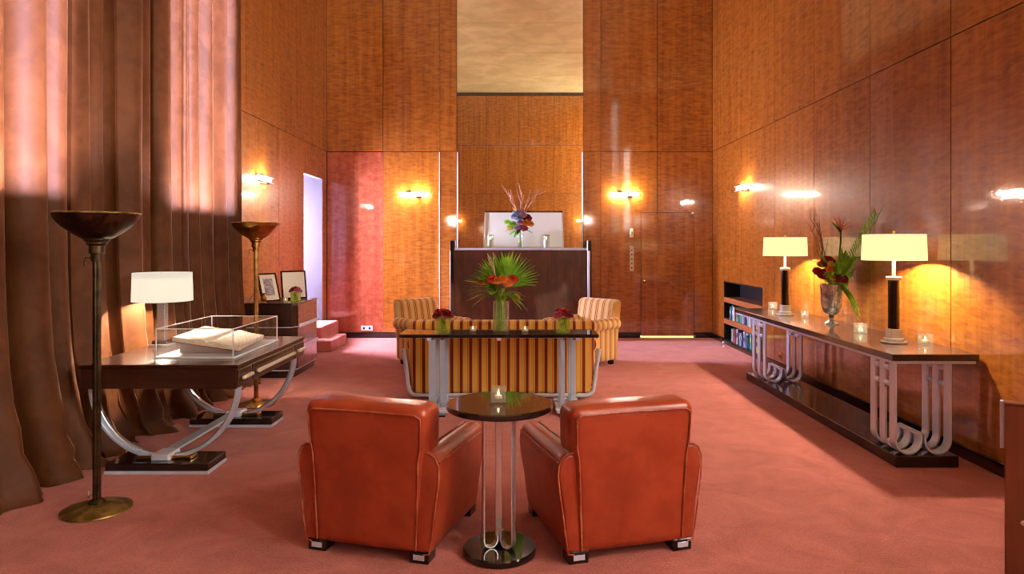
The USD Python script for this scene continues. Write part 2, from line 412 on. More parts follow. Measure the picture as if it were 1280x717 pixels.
leafy('petal_lilac', (0.42, 0.22, 0.42), (0.60, 0.40, 0.60), 0.25)
leafy('stem_green', (0.34, 0.56, 0.08), (0.58, 0.76, 0.18), 0.2)
leafy('twig_pink', (0.52, 0.22, 0.14), (0.66, 0.34, 0.22), 0.1)
leafy('twig_brown', (0.10, 0.035, 0.02), (0.18, 0.07, 0.03), 0.05)
leafy('twig_cream', (0.62, 0.46, 0.26), (0.74, 0.60, 0.38), 0.1)

# ------------------------------------------------------------------ the room
XL, XR, YB, YR, ZC = -3.31, 3.35, 11.8, -1.1, 7.1
XW = -3.62                                     # the wall behind the curtain
obj('floor', bx(-5.6, XR + 0.3, YR - 0.2, YB + 0.2, -0.12, 0.0, 0), 'carpet', smooth=False, kind='structure', label='rose red wall to wall carpet')
# silver leafed ceiling in broad sheets
ce = thing('ceiling', kind='structure', label='silver leafed ceiling in broad sheets')
obj('backing', bx(XW - 0.2, XR + 0.3, YR - 0.2, YB + 0.2, ZC + 0.03, ZC + 0.18, 0), 'black_matte', ce, smooth=False)
ys = np.linspace(YR, YB, 6)
for a, b in zip(ys[:-1], ys[1:]):
    obj('sheet', bx(XW, XR, a + 0.012, b - 0.012, ZC, ZC + 0.03, 0.003), 'silver_leaf', ce, smooth=False)

TH = 0.02
def panels(parent, axis, at, cols, rows, sign, holes=(), mats=None, matname='veneer'):
    for (z0, z1, us) in rows_of(cols, rows):
        for a, b in zip(us[:-1], us[1:]):
            m = wall_panel(axis, at, a, b, z0, z1, TH, holes, sign=sign)
            if m is not None:
                obj('panel', m, matname, parent, smooth=False)
def rows_of(cols, rows):
    return [(z0, z1, cols[i] if isinstance(cols[0], (list, tuple)) else cols) for i, (z0, z1) in enumerate(rows)]

ROWS = [(0.09, 3.21), (3.21, 6.4), (6.4, ZC)]
# right wall
NICHE = (9.38, 0.05, 11.16, 1.015)            # the low book niche: y0, z0, y1, z1
TALL = [(-0.98, 2.03, 0.10, 6.7), (1.35, 2.03, 2.90, 4.6)]      # two tall windows behind the viewer: y0, z0, y1, z1
wr = thing('wall_right', kind='structure', label='right wall of glossy mottled orange-brown veneer panels')
seams = [YR, 0.42, 1.64, 2.86, 4.08, 5.30, 6.52, 7.75, 8.95, 10.27, YB]
seams_up = [YR, 0.42, 1.64, 2.86, 4.08, 5.30, 6.52, 7.75, 8.95, YB]
panels(wr, 'x', XR + TH, [seams, seams_up, seams_up], ROWS, -1, holes=[NICHE] + TALL)
bk = wall_panel('x', XR + TH, YR - 0.1, YB + 0.1, 0.0, ZC, 0.08, [NICHE] + TALL, gap=0, sign=1)
obj('backing', bk, 'black_matte', wr, smooth=False)
for k, (a, z0, b, z1) in enumerate(TALL):
    w = thing('window_%d' % (k + 2), kind='structure', label='tall window in the right wall behind the viewer')
    obj('pane', bx(XR + 0.055, XR + 0.063, a, b, z0, z1, 0), 'clear_glass', w, smooth=False)
    obj('window_frame', cat([bx(XR + 0.02, XR + 0.10, a, a + 0.04, z0, z1), bx(XR + 0.02, XR + 0.10, b - 0.04, b, z0, z1), bx(XR + 0.02, XR + 0.10, a + 0.04, b - 0.04, z0, z0 + 0.04), bx(XR + 0.02, XR + 0.10, a + 0.04, b - 0.04, z1 - 0.04, z1)]), 'bronze', w, smooth=False)
# back wall with the tall mirror
wb = thing('wall_back', kind='structure', label='far wall of mottled veneer panels around a tall mirror')
MX0, MX1 = -1.06, 1.117
DOOR = (2.11, 0.03, 3.03, 2.165)
lo = [-2.335, -1.352, MX0]
hi = [MX1, 1.42, 2.40, XR]
for (z0, z1) in ROWS:
    for us in ([XL] + lo, hi):
        for a, b in zip(us[:-1], us[1:]):
            pil = (a, b) in ((-1.352, MX0), (MX1, 1.42))
            red = a == XL and z0 < 1
            hs = [DOOR] if z0 < 1 else []
            m = wall_panel('y', YB + TH + (0.03 if red else 0), a, b, z0, z1, TH + (0.03 if pil else 0), hs, sign=-1)
            if m is not None:
                obj('panel', m, 'veneer_red' if red else 'veneer', wb, smooth=False)
obj('backing', wall_panel('y', YB + 0.05, XL - 0.7, XR + 0.1, 0, ZC, 0.1, [(DOOR[0], 0, DOOR[2], DOOR[3])], gap=0, sign=1), 'black_matte', wb, smooth=False)
for x in (MX0 + 0.012, MX1 - 0.012):
    obj('chrome_strip', bx(x - 0.007, x + 0.007, YB - 0.05, YB + 0.02, 1.5, 3.2, 0.004), 'steel_white', wb)
obj('seam_strip', bx(-1.364, -1.352, YB - 0.034, YB, 0.09, 3.2, 0.003), 'steel_white', wb)
# left wall beyond the curtain, with the doorway at its far end
OPEN = (10.55, 0.0, 11.56, 2.72)
wl = thing('wall_left', kind='structure', label='left wall of veneer panels beyond the curtain')
panels(wl, 'x', XL - TH, [[7.9, 9.46, 10.55, YB], [7.9, 9.46, YB], [7.9, 9.46, YB]], ROWS, 1, holes=[OPEN])
obj('backing', wall_panel('x', XL - TH, 7.9, YB, 0, ZC, 0.09, [OPEN], gap=0, sign=-1), 'black_matte', wl, smooth=False)
obj('return_panel', bx(XW, XL - 0.01, 7.94, 7.98, 0.0, ZC, 0.002), 'veneer', wl, smooth=False)
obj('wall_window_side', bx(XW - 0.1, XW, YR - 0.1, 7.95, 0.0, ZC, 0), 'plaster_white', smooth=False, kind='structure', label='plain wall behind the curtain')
# rear wall, behind the camera: seen in the mirror
we = thing('wall_rear', kind='structure', label='rear wall of veneer panels, seen in the mirror')
for (z0, z1) in [(0.09, 3.45), (3.45, 5.2), (5.2, ZC)]:
    us = [XW, -2.3, -1.18, 0.02, 1.28, 2.4, XR]
    for a, b in zip(us[:-1], us[1:]):
        obj('panel', wall_panel('y', YR - TH, a, b, z0, z1, TH, sign=1), 'veneer', we, smooth=False)
obj('backing', bx(XW - 0.1, XR + 0.1, YR - 0.12, YR - TH, 0, ZC, 0), 'black_matte', we, smooth=False)
obj('cornice', bx(XW, XR, YR, YR + 0.03, ZC - 0.12, ZC, 0.004), 'dark_wood', we, smooth=False)
# baseboards
obj('baseboard_right', cat([bx(XR - 0.018, XR + TH, YR, 9.36, 0, 0.092, 0.004), bx(XR - 0.018, XR + TH, 11.18, YB, 0, 0.092, 0.004)]), 'black_lacquer', smooth=False, kind='structure', label='black baseboard along the right wall')
obj('baseboard_back', cat([bx(XL, -1.11, YB - 0.016, YB + TH, 0, 0.09, 0.004), bx(1.19, 2.10, YB - 0.016, YB + TH, 0, 0.09, 0.004), bx(3.04, XR, YB - 0.016, YB + TH, 0, 0.09, 0.004)]), 'black_lacquer', smooth=False, kind='structure', label='black baseboard along the far wall')
obj('baseboard_left', bx(XL - TH, XL + 0.016, 7.92, 10.54, 0, 0.09, 0.004), 'black_lacquer', smooth=False, kind='structure', label='black baseboard along the left wall')
# the mirror above the mantel
obj('wall_mirror', bx(MX0 + 0.002, MX1 - 0.002, YB + 0.004, YB + 0.02, 1.50, ZC - 0.01, 0), 'mirror_silver', smooth=False, label='tall wall mirror rising above the dark mantel', cat='mirror')

# flush veneer door in the far wall
d1 = thing('door_1', kind='structure', label='flush veneer door in the far wall')
obj('door_leaf', wall_panel('y', YB + TH, 2.117, 2.40, 0.035, 2.158, TH + 0.006, gap=0.002, sign=-1), 'veneer', d1, smooth=False)
obj('door_leaf', wall_panel('y', YB + TH, 2.40, 3.023, 0.035, 2.158, TH + 0.006, gap=0.002, sign=-1), 'veneer', d1, smooth=False)
obj('backing', bx(2.05, 3.08, YB + 0.03, YB + 0.05, 0.03, 2.2, 0), 'black_matte', d1, smooth=False)
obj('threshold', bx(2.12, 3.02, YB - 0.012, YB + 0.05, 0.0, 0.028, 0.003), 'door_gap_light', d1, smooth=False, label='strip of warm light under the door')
obj('door_knob', mv(rot(lathe([(0, 0), (0.012, 0), (0.012, 0.03), (0.028, 0.038), (0.03, 0.052), (0.02, 0.064), (0, 0.066)], 20), (1, 0, 0), 90), 2.17, YB - 0.004, 0.97), 'gilt', d1)
obj('door_stop', bx(2.985, 3.02, YB - 0.03, YB - 0.006, 2.13, 2.165, 0.004), 'chrome', d1)

# small fittings on the far wall
t = thing('wall_plate', 'tall narrow ivory sign plate beside the flush door', 'sign plate', (1.955, YB, 1.15))
obj('plate', bx(-0.036, 0.036, -0.012, 0, 0.0, 0.43, 0.004), 'ivory', t)
for k, (w, h) in enumerate([(0.022, 0.020), (0.020, 0.026), (0.026, 0.020), (0.020, 0.022), (0.024, 0.024)]):
    obj('mark', bx(-w / 2, w / 2, -0.0135, -0.011, 0.36 - 0.076 * k - h / 2, 0.36 - 0.076 * k + h / 2, 0.001), 'bronze_pole', t, smooth=False)
t = thing('thermostat', 'small ivory thermostat box above the narrow sign plate', 'thermostat', (1.95, YB, 1.73))
obj('case', bx(-0.032, 0.032, -0.03, 0, 0, 0.15, 0.006), 'ivory', t)
obj('dial', bx(-0.018, 0.018, -0.033, -0.029, 0.05, 0.11, 0.002), 'gilt', t)
def outlet(loc, rz, label, w=0.12, h=0.075, m='white_plastic'):
    t = thing('wall_outlet', label, 'outlet', loc, rz)
    obj('cover_plate', bx(-w / 2, w / 2, -0.008, 0, 0, h, 0.003), m, t)
    for s in (-1, 1):
        obj('socket', bx(s * w / 4 - 0.018, s * w / 4 + 0.018, -0.0095, -0.007, h / 2 - 0.02, h / 2 + 0.02, 0.001), 'black_matte', t)
outlet((-2.62, YB + 0.03, 0.12), 0, 'white wall outlet low on the red panel of the far wall', 0.2, 0.085)
outlet((XR, 8.75, 0.13), -90, 'brass wall outlet under the far legs of the long console', 0.09, 0.10, 'gilt')

# side passage beyond the doorway with its daylight window
XP = -4.6
vt = thing('passage_shell', kind='structure', label='white plaster passage beyond the doorway')
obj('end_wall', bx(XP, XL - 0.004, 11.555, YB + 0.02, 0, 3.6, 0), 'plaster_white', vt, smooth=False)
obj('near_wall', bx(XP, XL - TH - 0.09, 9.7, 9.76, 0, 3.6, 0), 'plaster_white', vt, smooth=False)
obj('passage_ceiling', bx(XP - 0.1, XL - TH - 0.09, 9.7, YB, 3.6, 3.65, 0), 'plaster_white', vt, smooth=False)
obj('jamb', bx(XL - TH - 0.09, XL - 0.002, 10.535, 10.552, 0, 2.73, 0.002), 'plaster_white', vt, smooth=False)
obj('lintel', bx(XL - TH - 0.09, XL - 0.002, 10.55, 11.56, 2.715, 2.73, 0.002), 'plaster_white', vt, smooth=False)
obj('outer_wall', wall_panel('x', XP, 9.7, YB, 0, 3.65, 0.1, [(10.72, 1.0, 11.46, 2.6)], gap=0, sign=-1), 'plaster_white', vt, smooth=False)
w1 = thing('window_1', kind='structure', label='daylight window at the end of the passage')
obj('pane', bx(XP - 0.06, XP - 0.05, 10.72, 11.46, 1.0, 2.6, 0), 'window_light', w1, smooth=False)
obj('window_frame', cat([bx(XP - 0.05, XP + 0.0, 10.72, 10.75, 1.0, 2.6), bx(XP - 0.05, XP, 11.43, 11.46, 1.0, 2.6), bx(XP - 0.05, XP, 10.72, 11.46, 1.0, 1.04), bx(XP - 0.05, XP, 10.72, 11.46, 2.56, 2.6)]), 'white_plastic', w1, smooth=False)
stp = thing('steps', 'two carpeted steps rising to the lavender doorway', kind='structure')
obj('step', bx(XL + 0.0, -2.80, 10.22, 11.15, 0, 0.16, 0.012), 'carpet', stp)
obj('step', bx(XP, -3.04, 10.56, 11.555, 0, 0.33, 0.012), 'carpet', stp)

# ------------------------------------------------------------------ the velvet curtain
def curtain():
    rng = np.random.default_rng(4)
    y0, y1 = 0.2, 8.0
    # fold widths vary: broad slack folds towards the viewer, tight ones further on
    ph, yy = [0.0], [y0]
    while yy[-1] < y1:
        w = rng.uniform(0.34, 0.52) if yy[-1] < 4.6 else (rng.uniform(0.10, 0.20) if rng.random() < 0.55 else rng.uniform(0.26, 0.40))
        yy.append(yy[-1] + w); ph.append(ph[-1] + 1.0)
    yy = np.array(yy); yy = y0 + (yy - y0) * (y1 - y0) / (yy[-1] - y0)
    n = len(yy) - 1
    s = np.linspace(0, n, n * 22 + 1)
    yc = np.interp(s, np.arange(n + 1), yy)
    amp = np.interp(s, np.arange(n + 1) , rng.uniform(0.05, 0.13, n + 1))
    sk = np.interp(s, np.arange(n + 1), rng.uniform(-0.05, 0.05, n + 1))
    zs = np.concatenate([[0.0, 0.03, 0.07, 0.12, 0.2, 0.3, 0.45, 0.6], np.linspace(0.85, 7.02, 22)])
    V = np.zeros((len(s), len(zs), 3))
    for j, z in enumerate(zs):
        low = np.exp(-z / 0.30)
        a = amp * (1.0 - 0.35 * low)
        c = np.cos(2 * PI * (s + 0.04 * np.sin(z * 0.5 + s)))
        fine = np.cos(2 * PI * (s * 2.6 + 0.6 * np.sin(s * 2.2)))
        x = -3.38 + 0.27 * np.exp(-z / 0.45) + (0.024 + 0.022 * np.exp(-z / 0.8)) * fine + a * np.sign(c) * np.abs(c) ** 1.1 + sk * 0.4
        y = yc + 0.045 * np.sin(4 * PI * s + 0.6) + 0.012 * np.sin(z * 0.7 + s * 2.1)
        # the hem spreads and crumples on the carpet
        p = np.stack([s * 2.7, np.full_like(s, z * 9), np.zeros_like(s)], -1)
        x = x + low * 0.20 * (fbm(p, 3, 7) - 0.35)
        y = y + low * 0.06 * (fbm(p + 9, 3, 8) - 0.5)
        zz = np.full_like(s, z) if z > 0.01 else np.full_like(s, 0.004)
        if 0.01 < z < 0.5:
            zz = zz + low * 0.035 * (fbm(p + 4, 3, 11) - 0.5)
        V[:, j] = np.stack([np.maximum(x, XW + 0.03), y, np.maximum(zz, 0.004)], -1)
    nu, nv = V.shape[:2]
    front = V.reshape(-1, 3)
    f = grid_faces(nu, nv)
    back = front + np.array([-0.012, 0, 0])
    v = np.vstack([front, back])
    k = len(front)
    edge = []
    def quad(a, b):
        edge.extend([(a, b, b + k), (a, b + k, a + k)])
    for i in range(nu - 1):
        quad(i * nv, (i + 1) * nv); quad((i + 1) * nv + nv - 1, i * nv + nv - 1)
    for j in range(nv - 1):
        quad(j + 1, j); quad((nu - 1) * nv + j, (nu - 1) * nv + j + 1)
    F = np.vstack([f[:, ::-1], f + k, np.array(edge)])
    m = trimesh.Trimesh(v, F, process=False)
    return m
cu = thing('curtain', 'floor-length russet velvet curtain covering the left wall', 'curtain')
obj('drape', curtain(), 'velvet', cu, smooth=60)
obj('track', bx(-3.46, -3.28, 0.1, 8.02, 7.02, 7.08, 0.006), 'black_matte', cu)

# ------------------------------------------------------------------ sconces
def make_sconce(label, loc, rz):
    t = thing('wall_sconce', label, 'wall sconce', loc, rz, 'chrome bar wall sconces')
    obj('back_plate', bx(-0.20, 0.20, -0.014, 0.0, -0.026, 0.026, 0.004), 'chrome', t)
    obj('light_tube', mv(rot(lathe([(0, -0.235), (0.016, -0.235), (0.016, 0.235), (0, 0.235)], 16), (0, 1, 0), 90), 0, -0.060, 0), 'sconce_light', t)
    for z in (-0.034, 0.034):
        obj('bar', bx(-0.265, 0.265, -0.098, -0.082, z - 0.009, z + 0.009, 0.003), 'chrome_soft', t)
    for x, z in ((-0.09, 0.05), (0.09, -0.05)):
        obj('bracket', cat([bx(x - 0.045, x + 0.045, -0.092, -0.0, z - 0.008, z + 0.008, 0.003), bx(x - 0.03, x + 0.03, -0.03, 0, min(z, 0), max(z, 0), 0.003)]), 'bronze', t)
    return t
sc = make_sconce('chrome bar wall sconce left of the tall mirror', (-1.80, YB, 2.47), 0)
dup(sc, (1.83, YB, 2.47), 0, 'chrome bar wall sconce above the flush door side, right of the tall mirror')
dup(sc, (XL, 8.72, 2.44), 90, 'chrome bar wall sconce on the left wall beside the curtain edge')
dup(sc, (XR, 10.05, 2.44), -90, 'chrome bar wall sconce on the right wall above the book niche')
dup(sc, (-2.3, YR, 2.47), 180, 'reflected wall sconce at the left in the mirror')
dup(sc, (2.35, YR, 2.47), 180, 'reflected wall sconce at the right in the mirror')

# ------------------------------------------------------------------ mantel and what stands on it
mt = thing('mantel', 'dark lacquered mantel block under the tall mirror', 'mantel', (0.04, 11.40, 0))
obj('front_panel', bx(-1.12, 1.12, 0.0, 0.33, 0.0, 1.515, 0.006), 'mantel_wood', mt, smooth=False)
obj('top_slab', bx(-1.10, 1.10, -0.02, 0.34, 1.515, 1.548, 0.004), 'steel_white', mt, smooth=False, label='pale metal ledge')
for s in (-1, 1):
    obj('end_post', bx(s * 1.14 - 0.035, s * 1.14 + 0.035, -0.03, 0.34, 0, 1.675, 0.005), 'black_lacquer', mt, smooth=False)
obj('chrome_trim', bx(1.105, 1.15, -0.045, -0.028, 0.02, 1.50, 0.003), 'steel_white', mt)
obj('chrome_trim', bx(-1.176, -1.168, -0.04, 0.3, 0.02, 1.50, 0.002), 'chrome_soft', mt)

bd = thing('picture_board', 'pale mint board in a thin frame leaning on the mantel ledge', 'board', (0.09, 11.70, 1.549))
tilt = lambda m: rot(m, (1, 0, 0), -3.0)
wbt, wtp, hb = 0.69, 0.665, 0.62
pg = Polygon([(-wbt, 0), (wbt, 0), (wtp, hb), (-wtp, hb)])
inner = pg.buffer(-0.022, join_style=2)
def upright(m):
    v = m.vertices.copy(); m.vertices = np.stack([v[:, 0], -v[:, 2], v[:, 1]], 1)
    if m.volume < 0: m.invert()
    return m
obj('board', tilt(upright(ext(inner, 0.012))), 'board_white', bd, smooth=False)
obj('frame', tilt(upright(ext(pg.difference(inner), 0.022))), 'ivory', bd, smooth=False)
obj('top_rail', tilt(bx(-wtp, wtp, -0.026, 0.0, hb - 0.012, hb + 0.012, 0.003)), 'bronze', bd)

def pillar_candle(loc, label):
    t = thing('pillar_candle', label, 'candle', loc, 0, 'candles on the mantel')
    obj('glass_cylinder', lathe([(0.055, 0.0), (0.058, 0.004), (0.058, 0.21), (0.055, 0.21), (0.054, 0.006), (0.0, 0.006)], 28), 'clear_glass', t)
    obj('wax', lathe([(0, 0.008), (0.046, 0.008), (0.047, 0.14), (0.040, 0.147), (0, 0.145)], 24), 'wax', t)
    obj('flame', lathe([(0, 0.15), (0.007, 0.16), (0.006, 0.172), (0, 0.19)], 10), 'flame', t)
    obj('rim', lathe([(0.0565, 0.21), (0.060, 0.212), (0.060, 0.218), (0.0565, 0.22), (0.054, 0.214)], 28), 'bronze', t)
    return t
pc = pillar_candle((-0.47, 11.52, 1.549), 'white pillar candle in glass at the left of the mantel')
dup(pc, (0.47, 11.52, 1.549), 0, 'white pillar candle in glass at the right of the mantel')

# ------------------------------------------------------------------ flowers
def blade(base, d, length, width, droop=0.15, n=7, twist=0.0, fold=0.25):
    """one long leaf: tapering, arched by gravity, slightly folded along its midrib"""
    base, d = np.array(base, float), np.array(d, float); d /= np.linalg.norm(d)
    side = np.cross(d, [0, 0, 1.0])
    if np.linalg.norm(side) < 0.1: side = np.array([1.0, 0, 0])
    side /= np.linalg.norm(side)
    up = np.cross(side, d)
    if twist:
        side, up = side * math.cos(twist) + up * math.sin(twist), -side * math.sin(twist) + up * math.cos(twist)
    V = []
    for k in range(n):
        t = k / (n - 1)
        c = base + d * length * t + np.array([0, 0, -droop * length * t * t])
        w = width / 2 * (math.sin(PI * min(1, t * 0.85 + 0.15)) ** 0.8 if t < 1 else 0.02) 
        V += [c + side * w + up * w * fold, c, c - side * w + up * w * fold]
    f = []
    for k in range(n - 1):
        a = 3 * k
        for o in (0, 1):
            f += [(a + o, a + o + 1, a + o + 4), (a + o, a + o + 4, a + o + 3)]
    v = np.array(V)
    m = trimesh.Trimesh(v, np.array(f), process=False)
    v2 = v - up * 0.0012
    return trimesh.Trimesh(np.vstack([v, v2]), np.vstack([np.array(f), np.array(f)[:, ::-1] + len(v)]), process=False)

def palm(base, d, side, radius, n=22, spread=1.9, width=0.028, start=0.0):
    """a fan palm leaf: its blades spread in the plane of d and side"""
    d, side = np.array(d, float), np.array(side, float)
    d /= np.linalg.norm(d); side -= d * side.dot(d); side /= np.linalg.norm(side)
    out = []
    for k in range(n):
        a = -spread / 2 + spread * k / (n - 1)
        dd = d * math.cos(a) + side * math.sin(a)
        L = radius * (1 - 0.22 * (abs(a) / (spread / 2)) ** 2) * (0.95 + 0.1 * ((k * 7) % 5) / 5)
        out.append(blade(np.array(base) + dd * start, dd, L, width, 0.10, 6, twist=0.22 * (-1) ** k, fold=0.4))
    return cat(out)

def feather(base, d, length, leaflet, n=16, droop=0.12, lift=(0, 0, 1)):
    base, d = np.array(base, float), np.array(d, float); d /= np.linalg.norm(d)
    s = np.cross(d, lift); s /= np.linalg.norm(s)
    pts = [base + d * length * t + np.array([0, 0, -droop * length * t * t]) for t in np.linspace(0, 1, 9)]
    out = [tube(pts, 0.004, 5, np.linspace(1, 0.4, 9))]
    for k in range(n):
        t = 0.22 + 0.76 * k / (n - 1)
        c = base + d * length * t + np.array([0, 0, -droop * length * t * t])
        L = leaflet * (0.55 + 0.6 * math.sin(PI * (t * 0.8 + 0.1)))
        for q in (-1, 1):
            out.append(blade(c, d * 0.85 + s * q * 0.62, L, 0.015, 0.1, 5, fold=0.2))
    return cat(out)

def rose(c, r, up=(0, 0, 1), rng=None, layers=4):
    """a full flower head of overlapping cupped petals"""
    rng = rng or np.random.default_rng(1)
    up = np.array(up, float); up /= np.linalg.norm(up)
    a = np.cross(up, [0.3, 0.9, 0.2]); a /= np.linalg.norm(a); b = np.cross(up, a)
    out = [trimesh.creation.icosphere(1, r * 0.42)]
    out[0].apply_translation(np.array(c) + up * r * 0.1)
    for l in range(layers):
        np_ = 5 + l
        open_ = 0.25 + 0.32 * l
        for k in range(np_):
            th = 2 * PI * (k + 0.5 * (l % 2)) / np_ + rng.uniform(-.15, .15)
            rad = a * math.cos(th) + b * math.sin(th)
            tan = np.cross(up, rad)
            V, nu, nv = [], 4, 5
            for i in range(nu):
                t = i / (nu - 1)
                ang = open_ * (0.3 + t)
                cc = np.array(c) + rad * r * (0.12 + 0.9 * t * math.sin(min(ang, 1.5)) + 0.06 * l) + up * r * (0.75 * t * math.cos(min(ang, 1.5)) - 0.25 * t * t * l * 0.35 - 0.1)
                w = r * (0.30 + 0.28 * math.sin(PI * min(1, t * 0.75 + 0.1)))
                for j in range(nv):
                    q = -1 + 2 * j / (nv - 1)
                    V.append(cc + tan * w * q - rad * r * 0.16 * q * q + up * r * 0.05 * (1 - q * q) * t)
            V = np.array(V); f = grid_faces(nu, nv)
            out.append(trimesh.Trimesh(np.vstack([V, V - up * 0.001]), np.vstack([f, f[:, ::-1] + len(V)]), process=False))
    return cat(out)

def spray(c, r, n, rng, size):
    """a cluster of small blossoms"""
    out = []
    for k in range(n):
        q = rng.normal(size=3); q /= np.linalg.norm(q); q[2] = abs(q[2]) * 0.8
        s = trimesh.creation.icosphere(1, size * rng.uniform(0.7, 1.2))
        s.vertices *= 1 + 0.25 * noise(s.vertices / size * 2.3 + k)[:, None]
        s.apply_translation(np.array(c) + q * r * rng.uniform(0.4, 1.0))
        out.append(s)
    return cat(out)

def twig(base, d, length, r, rng, wig=0.06, forks=2):
    base, d = np.array(base, float), np.array(d, float); d /= np.linalg.norm(d)
    n = 12
    p = [base]
    q = d.copy()
    for k in range(n):
        q = d + rng.normal(size=3) * wig * 3
        p.append(p[-1] + q / np.linalg.norm(q) * length / n)
    out = [tube(p, r, 5, np.linspace(1, 0.35, n + 1))]
    for k in range(forks):
        i = int(n * (0.45 + 0.2 * k))
        e = d + rng.normal(size=3) * 0.45
        e /= np.linalg.norm(e)
        pp = [p[i] + (e * t + d * t * t * 0.4) * length * 0.30 + rng.normal(size=3) * 0.004 for t in np.linspace(0, 1, 6)]
        out.append(tube(pp, r * 0.75, 5, np.linspace(1, 0.35, 6)))
    return cat(out)

def stems(center, z0, z1, r, n, rng, lean=0.6, rad=0.004):
    out = []
    for k in range(n):
        a = 2 * PI * k / n + rng.uniform(-.3, .3)
        x0, y0 = r * math.cos(a) * rng.uniform(.3, .9), r * math.sin(a) * rng.uniform(.3, .9)
        x1, y1 = -x0 * lean, -y0 * lean
        out.append(tube([(center[0] + x0 + (x1 - x0) * t, center[1] + y0 + (y1 - y0) * t, z0 + (z1 - z0) * t) for t in (0, .35, .7, 1)], rad, 6))
    return cat(out)

# ------------------------------------------------------------------ glass sofa table and striped sofa
def j_path(x0, sgn, ztop, zbot, r, stub, axis='x', y=0.0, n=14):
    """a bar that comes down, turns through a half circle and ends in a short upright stub"""
    P = [(x0, ztop), (x0, ztop * 0.66 + (zbot + r) * 0.34), (x0, ztop * 0.33 + (zbot + r) * 0.67), (x0, zbot + r + 0.012)]
    for k in range(n + 1):
        a = PI + PI * k / n
        P.append((x0 + sgn * (r + r * math.cos(a)), zbot + r + r * math.sin(a)))
    P += [(x0 + sgn * 2 * r, zbot + r + 0.012), (x0 + sgn * 2 * r, zbot + r + stub)]
    return [(p[0], y, p[1]) for p in P] if axis == 'x' else [(y, p[0], p[1]) for p in P]

st = thing('sofa_table', 'long black glass table on chrome bars behind the striped sofa', 'table', (-0.185, 6.66, 0))
obj('tabletop', bx(-0.945, 0.945, -0.21, 0.21, 0.725, 0.757, 0.005), 'glass_black', st, smooth=False)
obj('under_rail', bx(-0.80, 0.80, -0.05, 0.05, 0.70, 0.725, 0.004), 'chrome_soft', st)
for x in (-0.66, 0.0, 0.75):
    obj('stand_off', bx(x - 0.02, x + 0.02, -0.2, -0.16, 0.695, 0.724, 0.003), 'steel_white', st)
for cx in (-0.585, 0.655):
    for dx, w in ((-0.05, 0.064 if cx < 0 else 0.045), (0.05, 0.052 if cx < 0 else 0.05)):
        for sg in (-1, 1):
            P = j_path(sg * 0.165, -sg, 0.70, 0.052, 0.068, 0.03, 'y', cx + dx)
            obj('leg_bar', strip(P, (1, 0, 0), w, 0.012), 'chrome_soft', st)
    obj('foot', bx(cx - 0.11, cx + 0.11, -0.24, 0.24, 0.018, 0.046, 0.004), 'steel_white', st)
    obj('foot_base', bx(cx - 0.09, cx + 0.09, -0.30, 0.26, 0.0, 0.018, 0.003), 'black_lacquer', st)
    for y in (-0.2, 0.2):
        obj('foot_block', bx(cx - 0.12, cx + 0.12, y - 0.02, y + 0.02, 0.045, 0.066, 0.003), 'steel_white', st)

sf = thing('striped_sofa', 'gold and wine striped two-seat sofa seen from behind', 'sofa', (-0.178, 7.12, 0))
def taper(m, k, z0=0.0, z1=0.8):
    v = m.vertices.copy(); q = np.clip((v[:, 2] - z0) / (z1 - z0), 0, 1)
    v[:, 0] *= 1 - k * (1 - q); m.vertices = v; return m
obj('backrest', taper(mv(rounded(1.98, 0.22, 0.76, 0.05, 14, (0, 0.012, 0.0)), 0, 0.11, 0.425), 0.06), 'stripe_x', sf, smooth=True)
fr = [(-1.015, -0.018, 0.53)] + [(-1.00 + 0.04 * (1 - t), -0.018, 0.53 - 0.40 * t) for t in (0.4, 0.8)]
loop = [(-1.02, -0.012, 0.52), (-0.99, -0.012, 0.34), (-0.965, -0.012, 0.14), (-0.955, -0.012, 0.09), (-0.93, -0.012, 0.055), (-0.89, -0.012, 0.04), (0, -0.012, 0.04), (0.89, -0.012, 0.04), (0.93, -0.012, 0.055), (0.955, -0.012, 0.09), (0.965, -0.012, 0.14), (0.99, -0.012, 0.34), (1.02, -0.012, 0.52)]
obj('frame_tube', tube(loop, 0.022, 10), 'steel_white', sf, smooth=True)
for s in (-1, 1):
    obj('arm', mv(rounded(0.20, 0.74, 0.20, 0.095, 8), s * 0.93, 0.52, 0.54), 'stripe_y', sf, smooth=True)
    obj('arm_panel', mv(rounded(0.15, 0.70, 0.42, 0.04, 8), s * 0.915, 0.52, 0.29), 'stripe_y', sf, smooth=True)
obj('seat_base', mv(rounded(1.72, 0.66, 0.22, 0.04, 8), 0, 0.54, 0.18), 'stripe_x', sf, smooth=True)
for s in (-1, 1):
    obj('seat_cushion', mv(rounded(0.83, 0.62, 0.16, 0.06, 8, (0, 0, 0.02)), s * 0.417, 0.54, 0.37), 'stripe_x', sf, smooth=True)
    for y in (0.1, 0.8):
        obj('foot', bx(s * 0.8 - 0.03, s * 0.8 + 0.03, y - 0.03, y + 0.03, 0, 0.08), 'black_lacquer', sf)

